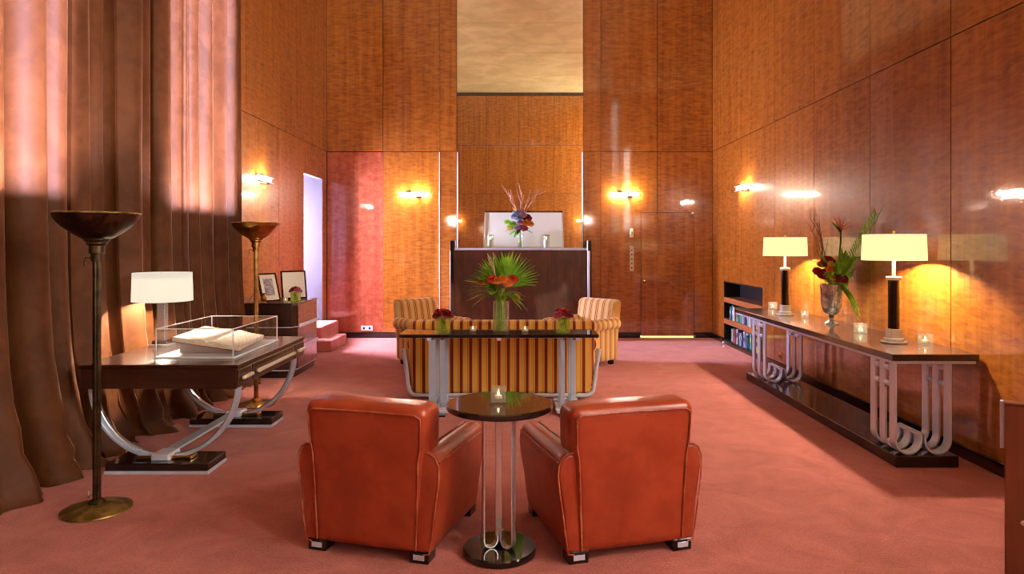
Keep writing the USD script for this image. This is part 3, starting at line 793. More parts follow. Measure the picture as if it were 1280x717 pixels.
# the two striped armchairs by the mantel
def make_striped_chair(label, loc, rz):
    t = thing('striped_armchair', label, 'armchair', loc, rz, 'striped armchairs facing the sofa')
    back = mv(rounded(0.66, 0.17, 0.60, 0.06, 10, (0, 0.02, 0)), 0, -0.30, 0.56)
    v = back.vertices; v[:, 1] -= 0.16 * np.clip(v[:, 2] - 0.3, 0, 1); back.vertices = v
    obj('backrest', back, 'chair_stripe_x', t, smooth=True)
    obj('seat_cushion', mv(rounded(0.50, 0.56, 0.15, 0.05, 8, (0, 0, 0.02)), 0, 0.06, 0.38), 'chair_stripe_x', t, smooth=True)
    obj('seat_base', mv(rounded(0.60, 0.66, 0.22, 0.03, 8), 0, 0.02, 0.20), 'chair_stripe_x', t, smooth=True)
    for s in (-1, 1):
        roll = rot(lathe([(0, -0.36), (0.06, -0.36), (0.075, -0.345), (0.078, 0.345), (0.065, 0.36), (0, 0.362)], 20), (1, 0, 0), 90)
        a = obj('arm', mv(roll, s * 0.33, 0.03, 0.55), 'chair_stripe_y', t, smooth=40)
        obj('arm_scroll', mv(rot(lathe([(0, 0), (0.05, 0), (0.045, 0.012), (0, 0.016)], 18), (1, 0, 0), -90), s * 0.33, 0.39, 0.55), 'chair_stripe_x', a)
        obj('arm_panel', mv(rounded(0.10, 0.66, 0.46, 0.03, 8), s * 0.315, 0.02, 0.30), 'chair_stripe_y', t, smooth=True)
        for y in (-0.27, 0.30):
            obj('leg', bx(s * 0.27 - 0.03, s * 0.27 + 0.03, y - 0.03, y + 0.03, 0, 0.09, 0.004), 'black_lacquer', t)
    return t
ca = make_striped_chair('striped armchair left of the mantel, turned toward the sofa', (-1.17, 9.22, 0), -136)
dup(ca, (0.86, 9.20, 0), 136, 'striped armchair right of the mantel, turned toward the sofa')

# ------------------------------------------------------------------ red leather club chairs
def make_club_chair(label, loc, rz):
    t = thing('club_chair', label, 'armchair', loc, rz, 'red leather club chairs at the round table')
    # backrest: wider above the arms than between them
    b = mv(rounded(0.66, 0.22, 0.745, 0.055, 14, (0, 0.012, 0.006)), 0, -0.265, 0.418)
    v = b.vertices.copy()
    q = np.clip((v[:, 2] - 0.05) / 0.74, 0, 1)
    v[:, 0] *= 0.885 + 0.085 * q + 0.03 * np.clip((v[:, 2] - 0.52) / 0.06, 0, 1)
    v[:, 1] -= 0.035 * q * q
    b.vertices = v
    obj('backrest', b, 'red_leather', t, smooth=True)
    # arms: a flaring section carried from back to front
    for s in (-1, 1):
        yy = np.concatenate([np.linspace(-0.37, -0.33, 4), np.linspace(-0.28, 0.30, 9), np.linspace(0.335, 0.375, 4)])
        sec = [(0.215, 0.05), (0.300, 0.05), (0.330, 0.055), (0.340, 0.12), (0.358, 0.26), (0.374, 0.38), (0.381, 0.45), (0.377, 0.50), (0.360, 0.54), (0.332, 0.558), (0.300, 0.560), (0.265, 0.550), (0.240, 0.525), (0.230, 0.47), (0.222, 0.36), (0.216, 0.2)]
        sec = np.array(sec)
        cen = np.array([0.29, 0.30])
        V = []
        for k, y in enumerate(yy):
            e = min(y - yy[0], yy[-1] - y)
            inset = 0.022 * (1 - math.sqrt(max(0, 1 - (1 - min(e / 0.045, 1)) ** 2)))
            d = sec - cen
            L = np.linalg.norm(d, axis=1, keepdims=True)
            p = cen + d * (1 - inset / L)
            f = (y + 0.37) / 0.745
            p = p.copy(); p[:, 1] += np.where(p[:, 1] > 0.3, 0.0 - 0.018 * f, 0)
            V.append(np.stack([s * p[:, 0], np.full(len(p), y), p[:, 1]], 1))
        V = np.array(V); k = len(sec)
        F = grid_faces(len(yy), k, wrap_v=True).tolist()
        v = np.vstack([V.reshape(-1, 3), [V[0].mean(0)], [V[-1].mean(0)]])
        e = (len(yy) - 1) * k
        for j in range(k):
            F.append((len(v) - 2, j, (j + 1) % k)); F.append((len(v) - 1, e + (j + 1) % k, e + j))
        m = trimesh.Trimesh(v, np.array(F), process=False)
        if m.volume < 0: m.invert()
        arm = obj('arm', m, 'red_leather', t, smooth=50)
        # worn piping around the arm's rear face and along its top edge
        rp = [(s * x, -0.368, z) for x, z in sec[1:13]]
        obj('piping', tube(rp, 0.0045, 6), 'worn_piping', arm, smooth=True)
        obj('top_seam', tube([(s * 0.376, y, 0.512 - 0.018 * (y + 0.37) / 0.745) for y in np.linspace(-0.35, 0.35, 8)], 0.0045, 6), 'worn_piping', arm, smooth=True)
        obj('inner_seam', tube([(s * 0.262, y, 0.553 - 0.018 * (y + 0.37) / 0.745) for y in np.linspace(-0.16, 0.35, 8)], 0.0045, 6), 'worn_piping', arm, smooth=True)
        for y in (-0.315, 0.315):
            lg = obj('leg', bx(s * 0.275 - 0.05, s * 0.275 + 0.05, y - 0.05, y + 0.05, 0.0, 0.062, 0.004), 'black_lacquer', t)
            obj('metal_cap', bx(s * 0.275 - 0.028, s * 0.275 + 0.03, y - 0.052 if y < 0 else y + 0.046, y - 0.046 if y < 0 else y + 0.052, 0.018, 0.045, 0.001), 'steel_white', lg)
    # piping down both sides of the back panel and over its top
    def hw(z):
        q = (z - 0.05) / 0.74
        return 0.33 * (0.885 + 0.085 * q + 0.03 * min(max((z - 0.52) / 0.06, 0), 1)) - 0.028
    zs = np.linspace(0.07, 0.735, 14)
    yb = lambda z: -0.377 - 0.035 * ((z - 0.05) / 0.74) ** 2
    pp = [(-hw(z), yb(z), z) for z in zs] + [(x, yb(0.75) - 0.001, 0.752 + 0.004 * math.cos(x * 4)) for x in np.linspace(-0.27, 0.27, 10)] + [(hw(z), yb(z), z) for z in zs[::-1]]
    obj('back_piping', tube(pp, 0.0048, 6), 'worn_piping', t, smooth=True)
    obj('seat_cushion', mv(rounded(0.44, 0.50, 0.17, 0.05, 9, (0, 0.01, 0.02)), 0, 0.13, 0.36), 'red_leather', t, smooth=True)
    obj('seat_base', mv(rounded(0.46, 0.66, 0.24, 0.02, 6), 0, 0.03, 0.17), 'red_leather', t, smooth=True)
    return t
def widen(prim, k):
    for c in Usd.PrimRange(prim):
        if c.IsA(UsdGeom.Mesh):
            a = UsdGeom.Mesh(c).GetPointsAttr(); p = np.array(a.Get()); p[:, 0] *= k; a.Set(p.astype(np.float32))
cc = make_club_chair('red leather club chair left of the round table, seen from behind', (-0.682, 3.86, 0), -15.5)
widen(cc, 1.05)
dup(cc, (0.485, 3.86, 0), 15.5, 'red leather club chair right of the round table, seen from behind')

# ------------------------------------------------------------------ the round table and its candle
rt = thing('round_table', 'small round black table on three chrome bars between the red chairs', 'table', (-0.098, 3.56, 0))
obj('tabletop', disc(0.276, 0.75, 0.781, 0.006, 64), 'black_lacquer', rt)
obj('base', disc(0.19, 0.0, 0.036, 0.006, 56), 'black_lacquer', rt)
for k, a in enumerate((200, 325, 95)):
    a = math.radians(a)
    c, s = math.cos(a), math.sin(a)
    P = j_path(0.088, -1, 0.75, 0.04, 0.036, 0.045 if k else 0.02, 'x', 0.0)
    m = strip(P, (0, 1, 0), 0.036, 0.009)
    m = rot(m, (0, 0, 1), math.degrees(a))
    obj('leg_bar', m, 'chrome', rt)
obj('top_plate', disc(0.11, 0.742, 0.751, 0.002), 'chrome_soft', rt)

def votive(loc, label, size=0.075, group='lit glass votive candles', square=True):
    t = thing('votive_candle', label, 'candle', loc, 0, group)
    h = size / 2
    if square:
        w = 0.006
        obj('glass_cup', cat([bx(-h, h, -h, -h + w, 0.002, size, 0.002), bx(-h, h, h - w, h, 0.002, size, 0.002), bx(-h, -h + w, -h + w, h - w, 0.002, size, 0.002), bx(h - w, h, -h + w, h - w, 0.002, size, 0.002), bx(-h, h, -h, h, 0.0, 0.014, 0.002)]), 'frosted_cup', t, smooth=False)
    else:
        obj('glass_cup', lathe([(0, 0), (h * .8, 0), (h * .9, 0.004), (h, size * .8), (h - .004, size * .8), (h * .84, 0.012), (0, 0.012)], 24), 'frosted_cup', t)
    obj('wax', disc(size * 0.27, 0.0145, size * 0.42, 0.003, 20), 'wax', t)
    obj('flame', lathe([(0, size * .44), (size * .075, size * .5), (size * .065, size * .6), (0, size * .8)], 10), 'flame', t)
    return t
vt1 = votive((-0.105, 3.585, 0.782), 'lit square glass votive on the round black table')

# on the sofa table
ZT = 0.758
votive((-0.44, 6.62, ZT), 'lit low glass votive on the sofa table left of the tall vase', 0.07, square=False)
votive((0.065, 6.62, ZT), 'lit low glass votive on the sofa table right of the tall vase', 0.07, square=False)
va = thing('tall_vase', 'clear glass cylinder vase in the middle of the sofa table', 'vase', (-0.17, 6.65, ZT))
obj('glass', lathe([(0, 0), (0.076, 0), (0.079, 0.006), (0.079, 0.30), (0.074, 0.30), (0.073, 0.014), (0, 0.014)], 36), 'vase_glass', va)
bq = thing('palm_bouquet', 'fan palm and orange flower bouquet in the tall vase', 'bouquet', (-0.17, 6.65, ZT))
rng = np.random.default_rng(11)
obj('stems', stems((0, 0), 0.016, 0.42, 0.070, 26, rng, -0.75, 0.0065), 'stem_green', bq, smooth=True)
obj('palm_leaf', palm((0.05, 0.02, 0.42), (0.22, -0.15, 1.0), (1, 0, -0.1), 0.41, 26, 2.3, 0.058), 'palm_green', bq, smooth=False)
obj('palm_leaf', palm((-0.04, 0.05, 0.44), (-0.30, 0.1, 1.0), (1, 0.2, 0.1), 0.34, 13, 1.0, 0.044), 'palm_green', bq, smooth=False)
for k in range(16):
    el = -0.45 + 1.5 * k / 15 + rng.uniform(-.08, .08)
    dd = (-math.cos(el), rng.uniform(-0.5, 0.3), math.sin(el) + 0.15)
    obj('leaf', blade((-0.03, 0, 0.40), dd, rng.uniform(0.24, 0.34), 0.040, 0.22, 7), 'palm_green' if k % 3 else 'leaf_green', bq, smooth=False)
for k in range(14):
    obj('leaf', blade((-0.05, -0.02, 0.40), (-rng.uniform(0.25, 1.0), rng.uniform(-0.5, 0.1), rng.uniform(0.35, 1.1)), rng.uniform(0.26, 0.38), 0.038, 0.20, 7, twist=rng.uniform(-0.5, 0.5)), 'palm_green' if k % 2 else 'leaf_green', bq, smooth=False)
for k in range(12):
    a = rng.uniform(-0.6, 0.7)
    dd = (math.cos(a), rng.uniform(-0.7, 0.1), rng.uniform(-0.5, 0.3))
    obj('leaf', blade((0.02, -0.02, 0.38), dd, rng.uniform(0.18, 0.28), 0.032, 0.30, 7), 'leaf_green' if k % 2 else 'palm_green', bq, smooth=False)
for k in range(9):
    a = rng.uniform(0, 2 * PI)
    obj('leaf', blade((0.03 * math.cos(a), 0.03 * math.sin(a) - 0.02, 0.30), (0.35 * math.cos(a), 0.35 * math.sin(a) - 0.3, 1.0), 0.15, 0.06, 0.3, 7), 'leaf_green', bq, smooth=False)
obj('leaf', blade((-0.06, -0.06, 0.38), (-0.10, -0.7, 0.35), 0.17, 0.11, 0.5, 7), 'leaf_green', bq, smooth=False)
for (x, y, z, r, mm) in [(-0.085, -0.11, 0.520, 0.046, 'petal_red'), (-0.03, -0.13, 0.508, 0.040, 'petal_orange'), (0.02, -0.14, 0.52, 0.042, 'petal_orange'), (0.07, -0.12, 0.495, 0.050, 'petal_orange'), (0.118, -0.10, 0.520, 0.046, 'petal_red'), (-0.145, -0.06, 0.49, 0.034, 'petal_yellow'), (0.15, -0.05, 0.34, 0.034, 'petal_yellow'), (-0.19, -0.04, 0.49, 0.036, 'petal_orange')]:
    obj('flower', rose((x, y, z), r, (x * 0.5, -0.7, 0.7), rng), mm, bq, smooth=40)
for d in ((-0.32, -0.1, 1.0), (-0.12, -0.2, 1.0)):
    obj('twig', twig((-0.05, -0.05, 0.50), d, 0.28, 0.009, rng, 0.05, 2), 'twig_cream', bq, smooth=True)

def small_posy(loc, name_label, vase_label, flower, seed, size=0.13, group=('posies on the sofa table', 'square vases on the sofa table')):
    rng = np.random.default_rng(seed)
    h = size / 2
    v = thing('square_vase', vase_label, 'vase', loc, 0, group[1])
    w = 0.005
    obj('glass', cat([bx(-h, h, -h, -h + w, 0, size, .002), bx(-h, h, h - w, h, 0, size, .002), bx(-h, -h + w, -h + w, h - w, 0, size, .002), bx(h - w, h, -h + w, h - w, 0, size, .002), bx(-h + w, h - w, -h + w, h - w, 0, 0.008, .001)]), 'lime_glass', v, smooth=False)
    b = thing('posy', name_label, 'bouquet', loc, 0, group[0])
    obj('stems', stems((0, 0), 0.010, size, h * 0.7, 14, rng, 0.6, 0.004), 'stem_green', b, smooth=True)
    for k in range(9):
        a = rng.uniform(0, 2 * PI)
        obj('leaf', blade((rng.uniform(-.3, .3) * h, rng.uniform(-.3, .3) * h, 0.012 + size * 0.2 * (k % 3)), (0.3 * math.cos(a), 0.3 * math.sin(a), 1), size * rng.uniform(0.55, 0.75), size * 0.3, 0.1, 6), 'leaf_green' if k % 2 else 'palm_green', b, smooth=False)
    for k in range(9):
        a = 2 * PI * k / 9 + rng.uniform(-.4, .4)
        obj('leaf', blade((0, 0, size * 0.95), (math.cos(a), math.sin(a), 0.35), size * rng.uniform(0.7, 0.95), size * 0.3, 0.4, 6), 'leaf_green', b, smooth=False)
    k = 0
    for (x, y, z, r) in [(-0.45, -0.4, 1.28, .36), (0.40, -0.35, 1.32, .40), (0.0, -0.1, 1.5, .33), (0.7, 0.0, 1.22, .26), (-0.55, 0.1, 1.5, .24), (0.3, 0.4, 1.45, .28)]:
        obj('flower', rose((x * size * .75, y * size * .75, z * size), r * size * 1.22, (x * .7, y * .7 - .2, 1), rng, 3), flower[k % len(flower)], b, smooth=40); k += 1
    return b
small_posy((-0.73, 6.63, ZT), 'dark red posy at the left end of the sofa table', 'square green glass vase at the left end of the sofa table', ['petal_wine', 'petal_wine', 'petal_red'], 3)
small_posy((0.43, 6.63, ZT), 'pink and red posy at the right end of the sofa table', 'square green glass vase at the right end of the sofa table', ['petal_pink', 'petal_wine', 'petal_red'], 5)

# mantel flowers
va = thing('slender_vase', 'slim clear glass vase on the mantel ledge', 'vase', (0.03, 11.52, 1.549))
obj('glass', lathe([(0, 0), (0.048, 0), (0.05, 0.006), (0.044, 0.1), (0.055, 0.27), (0.051, 0.27), (0.04, 0.1), (0.045, 0.012), (0, 0.012)], 28), 'vase_glass', va)
bq = thing('mantel_bouquet', 'mixed bouquet with tall pink twigs on the mantel', 'bouquet', (0.03, 11.52, 1.549))
rng = np.random.default_rng(21)
obj('stems', stems((0, 0), 0.014, 0.34, 0.034, 12, rng, 0.5, 0.005), 'stem_green', bq, smooth=True)
for k in range(22):
    a = rng.uniform(0, 2 * PI)
    obj('leaf', blade((0, 0, 0.32 + 0.02 * (k % 4)), (math.cos(a), math.sin(a) * 0.5 - 0.3, rng.uniform(-.2, .9)), rng.uniform(0.18, 0.30), 0.07, 0.25, 7), ['leaf_green', 'palm_green', 'leaf_dark'][k % 3], bq, smooth=False)
FL = [(-0.02, -0.10, 0.50, .055, 'petal_blue'), (-0.08, -0.06, 0.52, .05, 'petal_blue'), (0.04, -0.08, 0.54, .05, 'petal_lilac'), (0.10, -0.06, 0.50, .065, 'petal_wine'), (0.0, -0.12, 0.42, .05, 'petal_lilac'), (0.09, -0.12, 0.42, .055, 'petal_orange'), (0.15, -0.05, 0.41, .05, 'petal_yellow'), (-0.12, -0.06, 0.40, .045, 'palm_green'), (-0.15, -0.05, 0.36, .045, 'petal_yellow'), (0.06, -0.12, 0.34, .05, 'petal_pink'), (-0.04, -0.13, 0.35, .045, 'petal_lilac'), (-0.06, 0.0, 0.58, .05, 'petal_blue'), (0.02, 0.0, 0.58, .05, 'petal_lilac'), (-0.19, 0, 0.44, .04, 'palm_green')]
for (x, y, z, r, mm) in FL:
    obj('flower', rose((x * 1.15, y, 0.46 + (z - 0.46) * 1.1), r * 1.28, (x, -0.6, 0.6), rng, 3), mm, bq, smooth=40)
for d, L in (((-0.45, 0, 1.0), 0.55), ((-0.28, 0, 1.0), 0.42), ((0.0, 0, 1.0), 0.52), ((0.30, 0, 1.0), 0.42), ((0.50, 0, 1.0), 0.62)):
    obj('twig', twig((d[0] * 0.05, 0, 0.48), d, L, 0.010, rng, 0.05, 3), 'twig_pink', bq, smooth=True)
for d in ((0.30, -0.1, 1.0), (-0.5, -0.1, 0.6)):
    obj('spike', blade((0.03, 0, 0.5), d, 0.26, 0.035, 0.05, 7), 'petal_yellow', bq, smooth=False)

# ------------------------------------------------------------------ torchieres
def torchiere(loc, label, bowl, pole, base, z=1.79, cord=True, bulb='torch_light'):
    t = thing('torchiere', label, 'floor lamp', loc)
    obj('base', lathe([(0, 0), (0.188, 0.0), (0.194, 0.006), (0.192, 0.012), (0.16, 0.022), (0.11, 0.032), (0.058, 0.041), (0.052, 0.046), (0.03, 0.05), (0, 0.05)], 56), base, t, smooth=50)
    obj('collar', lathe([(0.024, 0.044), (0.048, 0.044), (0.05, 0.052), (0.042, 0.058), (0.034, 0.066), (0.024, 0.07)], 32), pole, t, smooth=50)
    # fluted pole
    n = 48
    a = np.linspace(0, 2 * PI, n, endpoint=False)
    r = 0.0215 + 0.0022 * np.cos(8 * a)
    obj('pole', sweep([(0, 0, 0.05), (0, 0, 0.5), (0, 0, 1.0), (0, 0, z - 0.28)], np.stack([r * np.cos(a), r * np.sin(a)], 1)), pole, t, smooth=True)
    h = obj('holder', lathe([(0.0, z - 0.29), (0.030, z - 0.29), (0.032, z - 0.285), (0.032, z - 0.245), (0.043, z - 0.24), (0.043, z - 0.195), (0.052, z - 0.19), (0.058, z - 0.182), (0.055, z - 0.174), (0.068, z - 0.166), (0.072, z - 0.158), (0.07, z - 0.15), (0, z - 0.15)], 36), pole, t, smooth=40)
    obj('switch', cat([tube([(-0.03, -0.01, z - 0.27), (-0.055, -0.02, z - 0.265), (-0.062, -0.022, z - 0.29), (-0.058, -0.02, z - 0.32)], 0.005, 8)]), pole, h, smooth=True)
    out = [(0.06, z - 0.158), (0.084, z - 0.150), (0.136, z - 0.118), (0.187, z - 0.076), (0.217, z - 0.042), (0.229, z - 0.020), (0.233, z - 0.004), (0.230, z)]
    inn = [(0.226, z - 0.004), (0.218, z - 0.018), (0.204, z - 0.034), (0.172, z - 0.062), (0.122, z - 0.106), (0.07, z - 0.140), (0.0, z - 0.142)]
    b = obj('bowl', lathe(out + inn, 64), bowl, t, smooth=50)
    obj('rim', lathe([(0.224, z - 0.006), (0.236, z - 0.005), (0.238, z + 0.001), (0.232, z + 0.006), (0.224, z + 0.003)], 64), 'worn_brass' if bowl == 'bronze' else 'gold_brass', b, smooth=True)
    obj('bulb', mv(trimesh.creation.icosphere(2, 0.045), 0, 0, z - 0.085), bulb, t, smooth=True)
    if cord:
        obj('cord', tube([(-0.03, 0.02, 0.05), (-0.05, 0.04, 0.085), (-0.10, 0.10, 0.055), (-0.17, 0.19, 0.008), (-0.24, 0.3, 0.006)], 0.004, 6), 'white_plastic', t, smooth=True)
    return t
torchiere((-2.545, 4.13, 0), 'dark bronze torchiere floor lamp in front of the near curtain', 'bronze', 'bronze_pole', 'worn_brass')
torchiere((-2.63, 6.86, 0), 'golden brass torchiere floor lamp behind the writing desk', 'gold_brass', 'gold_brass', 'gold_brass', 1.82, False)


# ------------------------------------------------------------------ the writing desk
DX0, DX1, DY0, DY1, DZ = -3.085, -1.968, 4.79, 6.30, 0.76
dk = thing('writing_desk', 'dark lacquered desk on chrome half-ring legs by the curtain', 'desk', ((DX0 + DX1) / 2, (DY0 + DY1) / 2, 0))
W, D = (DX1 - DX0) / 2, (DY1 - DY0) / 2
obj('desktop', bx(-W, W, -D, D, DZ - 0.028, DZ, 0.004), 'desk_wood', dk, smooth=False)
obj('apron', bx(-W + 0.008, W - 0.012, -D + 0.008, D - 0.008, DZ - 0.17, DZ - 0.028, 0.004), 'desk_wood', dk, smooth=False)
for (a, b) in ((-D + 0.02, -D + 0.27), (-D + 0.285, D - 0.285), (D - 0.27, D - 0.02)):
    dr = obj('drawer', bx(W - 0.012, W - 0.001, a, b, DZ - 0.16, DZ - 0.04, 0.003), 'desk_wood', dk, smooth=False)
    m = (a + b) / 2
    L = (b - a) * 0.45 if b - a > 0.4 else (b - a) * 0.36
    obj('handle', mv(rounded(0.03, 2 * L, 0.028, 0.012, 3), W + 0.018, m, DZ - 0.10), 'ivory', dr, smooth=True)
def half_ring(y):
    R = 0.525
    P = [(-0.012 + R * math.cos(a), y, DZ - 0.165 + 0.515 * math.sin(a)) for a in np.linspace(PI, 2 * PI, 40)]
    return P
for yy, sg in ((-D + 0.13, 1), (D - 0.15, -1)):
    obj('ring_leg', strip(half_ring(yy), (0, 1, 0), 0.075, 0.022), 'chrome_soft', dk)
    obj('ring_leg', strip([(p[0] * 0.965, p[1] + sg * 0.012, p[2] + 0.012) for p in half_ring(yy)], (0, 1, 0), 0.035, 0.014), 'chrome', dk)
    obj('foot', bx(-0.36, 0.36, yy - 0.15, yy + 0.15, 0.022, 0.075, 0.006), 'black_lacquer', dk, smooth=False)
    obj('foot_plate', bx(-0.365, 0.365, yy - 0.155, yy + 0.155, 0.0, 0.022, 0.003), 'steel_white', dk, smooth=False)
    obj('clamp', cat([bx(-0.20, 0.20, yy - 0.05, yy + 0.05, 0.075, 0.098, 0.006)]), 'gilt', dk)
    obj('clamp', bx(-0.075, 0.055, yy - 0.085, yy + 0.085, 0.070, 0.118, 0.008), 'steel_white', dk)
obj('stretcher', bx(-0.055, 0.035, -D + 0.2, D - 0.2, 0.095, 0.112, 0.004), 'chrome_soft', dk)

# acrylic display case with an open book
CX0, CX1, CY0, CY1, CZ = -2.68, -2.11, 5.06, 5.98, 0.975
dc = thing('display_case', 'clear acrylic display case on the writing desk', 'display case', ((CX0 + CX1) / 2, (CY0 + CY1) / 2, DZ))
w, d, h = (CX1 - CX0) / 2, (CY1 - CY0) / 2, CZ - DZ
tk = 0.006
obj('base_board', bx(-w - 0.012, w + 0.012, -d - 0.012, d + 0.012, 0.0, 0.014, 0.003), 'acrylic_edge', dc)
for nm, b_ in (('side_pane', (-w, -w + tk, -d, d, 0.014, h)), ('side_pane', (w - tk, w, -d, d, 0.014, h)), ('side_pane', (-w + tk, w - tk, -d, -d + tk, 0.014, h)), ('side_pane', (-w + tk, w - tk, d - tk, d, 0.014, h)), ('top_pane', (-w, w, -d, d, h, h + tk))):
    obj(nm, bx(*b_, 0), 'acrylic', dc, smooth=False)
for x in (-w, w):
    for y in (-d, d):
        obj('edge', bx(x - 0.004, x + 0.004, y - 0.004, y + 0.004, 0.014, h + tk, 0.001), 'acrylic_edge', dc, smooth=False)
    obj('edge', bx(x - 0.004, x + 0.004, -d, d, h + 0.001, h + tk + 0.002, 0.001), 'acrylic_edge', dc, smooth=False)
for y in (-d, d):
    obj('edge', bx(-w, w, y - 0.004, y + 0.004, h + 0.001, h + tk + 0.002, 0.001), 'acrylic_edge', dc, smooth=False)
stand = thing('book_stand', 'low white wedge stand under the open book', 'book stand', (-2.40, 5.50, DZ + 0.0145))
wedge = ext(Polygon([(-0.20, 0), (0.20, 0), (0.20, 0.020), (-0.20, 0.088)]), 0.50)
v = wedge.vertices.copy(); wedge.vertices = np.stack([v[:, 0], v[:, 2] - 0.25, v[:, 1]], 1)
if wedge.volume < 0: wedge.invert()
obj('wedge', wedge, 'white_plastic', stand, smooth=False)
bkz = thing('open_book', 'large open book with cream pages inside the display case', 'book', (-2.395, 5.50, DZ + 0.0145 + 0.060), 6)
def page_block(sgn, n=14):
    """one half of an open book, swelling toward the spine"""
    xs = np.linspace(0.0, 0.245, n)
    top = 0.030 + 0.010 * np.exp(-((xs - 0.05) / 0.05) ** 2)
    top[0] = 0.016; top[1] = 0.033
    pts = [(sgn * x, z) for x, z in zip(xs, top)] + [(sgn * 0.245, 0.0), (0.0, 0.0)]
    m = ext(Polygon(pts), 0.70)
    v = m.vertices.copy(); m.vertices = np.stack([v[:, 0], v[:, 2] - 0.35, v[:, 1] + 0.006], 1)
    if m.volume < 0: m.invert()
    return m
slope = lambda m: rot(m, (0, 1, 0), 9.7)
for s_ in (-1, 1):
    obj('pages', slope(page_block(s_)), 'parchment', bkz, smooth=24)
    obj('cover', slope(bx(min(0, s_ * 0.252), max(0, s_ * 0.252), -0.36, 0.36, 0.0, 0.006, 0.001)), 'shelf_wood', bkz, smooth=False)

# desk lamp
def drum_shade(r0, r1, z0, z1, n=56):
    return lathe([(r0, z0), (r1, z1), (r1 - 0.003, z1), (r0 - 0.003, z0), (r0, z0)], n)
dl = thing('desk_lamp', 'white drum table lamp with chrome square column on the writing desk', 'table lamp', (-2.965, 5.70, DZ))
obj('base', bx(-0.075, 0.075, -0.075, 0.075, 0, 0.022, 0.004), 'chrome', dl)
obj('plinth', bx(-0.06, 0.06, -0.06, 0.06, 0.022, 0.05, 0.004), 'dark_wood', dl)
obj('column', bx(-0.032, 0.032, -0.032, 0.032, 0.05, 0.375, 0.004), 'chrome', dl)
obj('stem', lathe([(0.010, 0.375), (0.010, 0.60), (0, 0.6)], 14), 'chrome', dl)
obj('bulb', mv(trimesh.creation.icosphere(2, 0.035), 0, 0, 0.50), 'bulb_light', dl, smooth=True)
sh = obj('shade', drum_shade(0.232, 0.226, 0.375, 0.61), 'cream_shade', dl, smooth=50)
obj('top_diffuser', disc(0.222, 0.572, 0.578, 0.002, 40), 'cream_shade', sh)
obj('shade_ring', lathe([(0.006, 0.585), (0.006, 0.59), (0.05, 0.59), (0.05, 0.585)], 16), 'chrome', dl)
for a in (0, 120, 240):
    a = math.radians(a)
    obj('shade_spoke', tube([(0.04 * math.cos(a), 0.04 * math.sin(a), 0.588), (0.223 * math.cos(a), 0.223 * math.sin(a), 0.60)], 0.002, 5), 'chrome', sh)

# ------------------------------------------------------------------ drawer chest by the left wall
ch = thing('drawer_chest', 'reddish lacquered chest of drawers against the left wall', 'chest of drawers', (-2.99, 8.65, 0))
cx0, cx1, cy0, cy1, cz = XL + 2.99 + 0.022, 0.31, -0.45, 0.45, 0.90
body = Polygon([(cx0, cy0), (cx1 - 0.16, cy0), (cx1 - 0.05, cy0 + 0.035), (cx1 - 0.012, cy0 + 0.11), (cx1 - 0.012, cy1), (cx0, cy1)])
obj('body', mv(ext(body, cz - 0.08 - 0.03), 0, 0, 0.08), 'dark_wood', ch, smooth=30)
obj('plinth', mv(ext(body.buffer(-0.02), 0.08), 0, 0, 0), 'black_lacquer', ch, smooth=30)
obj('top', mv(ext(body.buffer(0.012, join_style=2), 0.03), 0, 0, cz - 0.03), 'dark_wood', ch, smooth=False)
for z0, z1 in ((0.10, 0.34), (0.355, 0.60), (0.615, 0.865)):
    dr = obj('drawer', bx(cx1 - 0.013, cx1, cy0 + 0.12, cy1 - 0.01, z0, z1, 0.003), 'chest_wood', ch, smooth=False)
    if z0 > 0.2:
        obj('handle', bx(cx1, cx1 + 0.02, cy0 + 0.12, cy1 - 0.01, z0 - 0.018, z0 + 0.022, 0.004), 'steel_white', dr)
    obj('band', mv(ext(body.buffer(0.004), 0.012), 0, 0, z0 - 0.012), 'steel_white', ch, smooth=False)

def leaning_frame(loc, rz, w, h, label, lean, kind):
    t = thing('framed_picture', label, 'framed picture', loc, rz, 'framed pictures on the chest')
    L = lambda m: rot(m, (1, 0, 0), -lean)
    b = 0.018
    outer = sbox(-w / 2, 0, w / 2, h); inner = sbox(-w / 2 + b, b, w / 2 - b, h - b)
    obj('frame', L(upright(ext(outer.difference(inner), 0.022))), 'black_lacquer', t, smooth=False)
    obj('mat_board', L(bx(-w / 2 + b, w / 2 - b, -0.014, -0.004, b, h - b, 0)), 'linen_paper', t, smooth=False)
    if kind:
        pic = obj('picture', L(bx(-w / 2 + b + 0.05, w / 2 - b - 0.05, -0.016, -0.0135, b + 0.06, h - b - 0.05, 0)), 'print_grey', t, smooth=False)
    obj('stand', bx(-0.015, 0.015, 0.01, 0.11, 0.0, 0.008, 0.002), 'black_lacquer', t)
    obj('easel_leg', tube([(0, 0.11, 0.006), (0, h * 0.75 * math.sin(math.radians(lean)) + 0.01, h * 0.7)], 0.006, 6), 'black_lacquer', t)
    return t
speckle('print_grey', (0.22, 0.22, 0.27), (0.55, 0.53, 0.56), 30, 0.6, 0.0)
leaning_frame((-3.045, 8.42, 0.901), 58, 0.27, 0.36, 'framed grey photograph at the near end of the chest', 17, True)
leaning_frame((-2.90, 8.86, 0.901), 34, 0.32, 0.37, 'framed white sheet behind the flowers on the chest', 14, False)
small_posy((-2.80, 8.60, 0.901), 'crimson posy in front of the white framed sheet on the chest', 'little square green glass vase on the chest', ['petal_wine', 'petal_pink', 'petal_wine'], 8, 0.10, (None, None))
votive((-2.86, 8.40, 0.901), 'lit small votive on the chest beside the posy', 0.06, square=False)
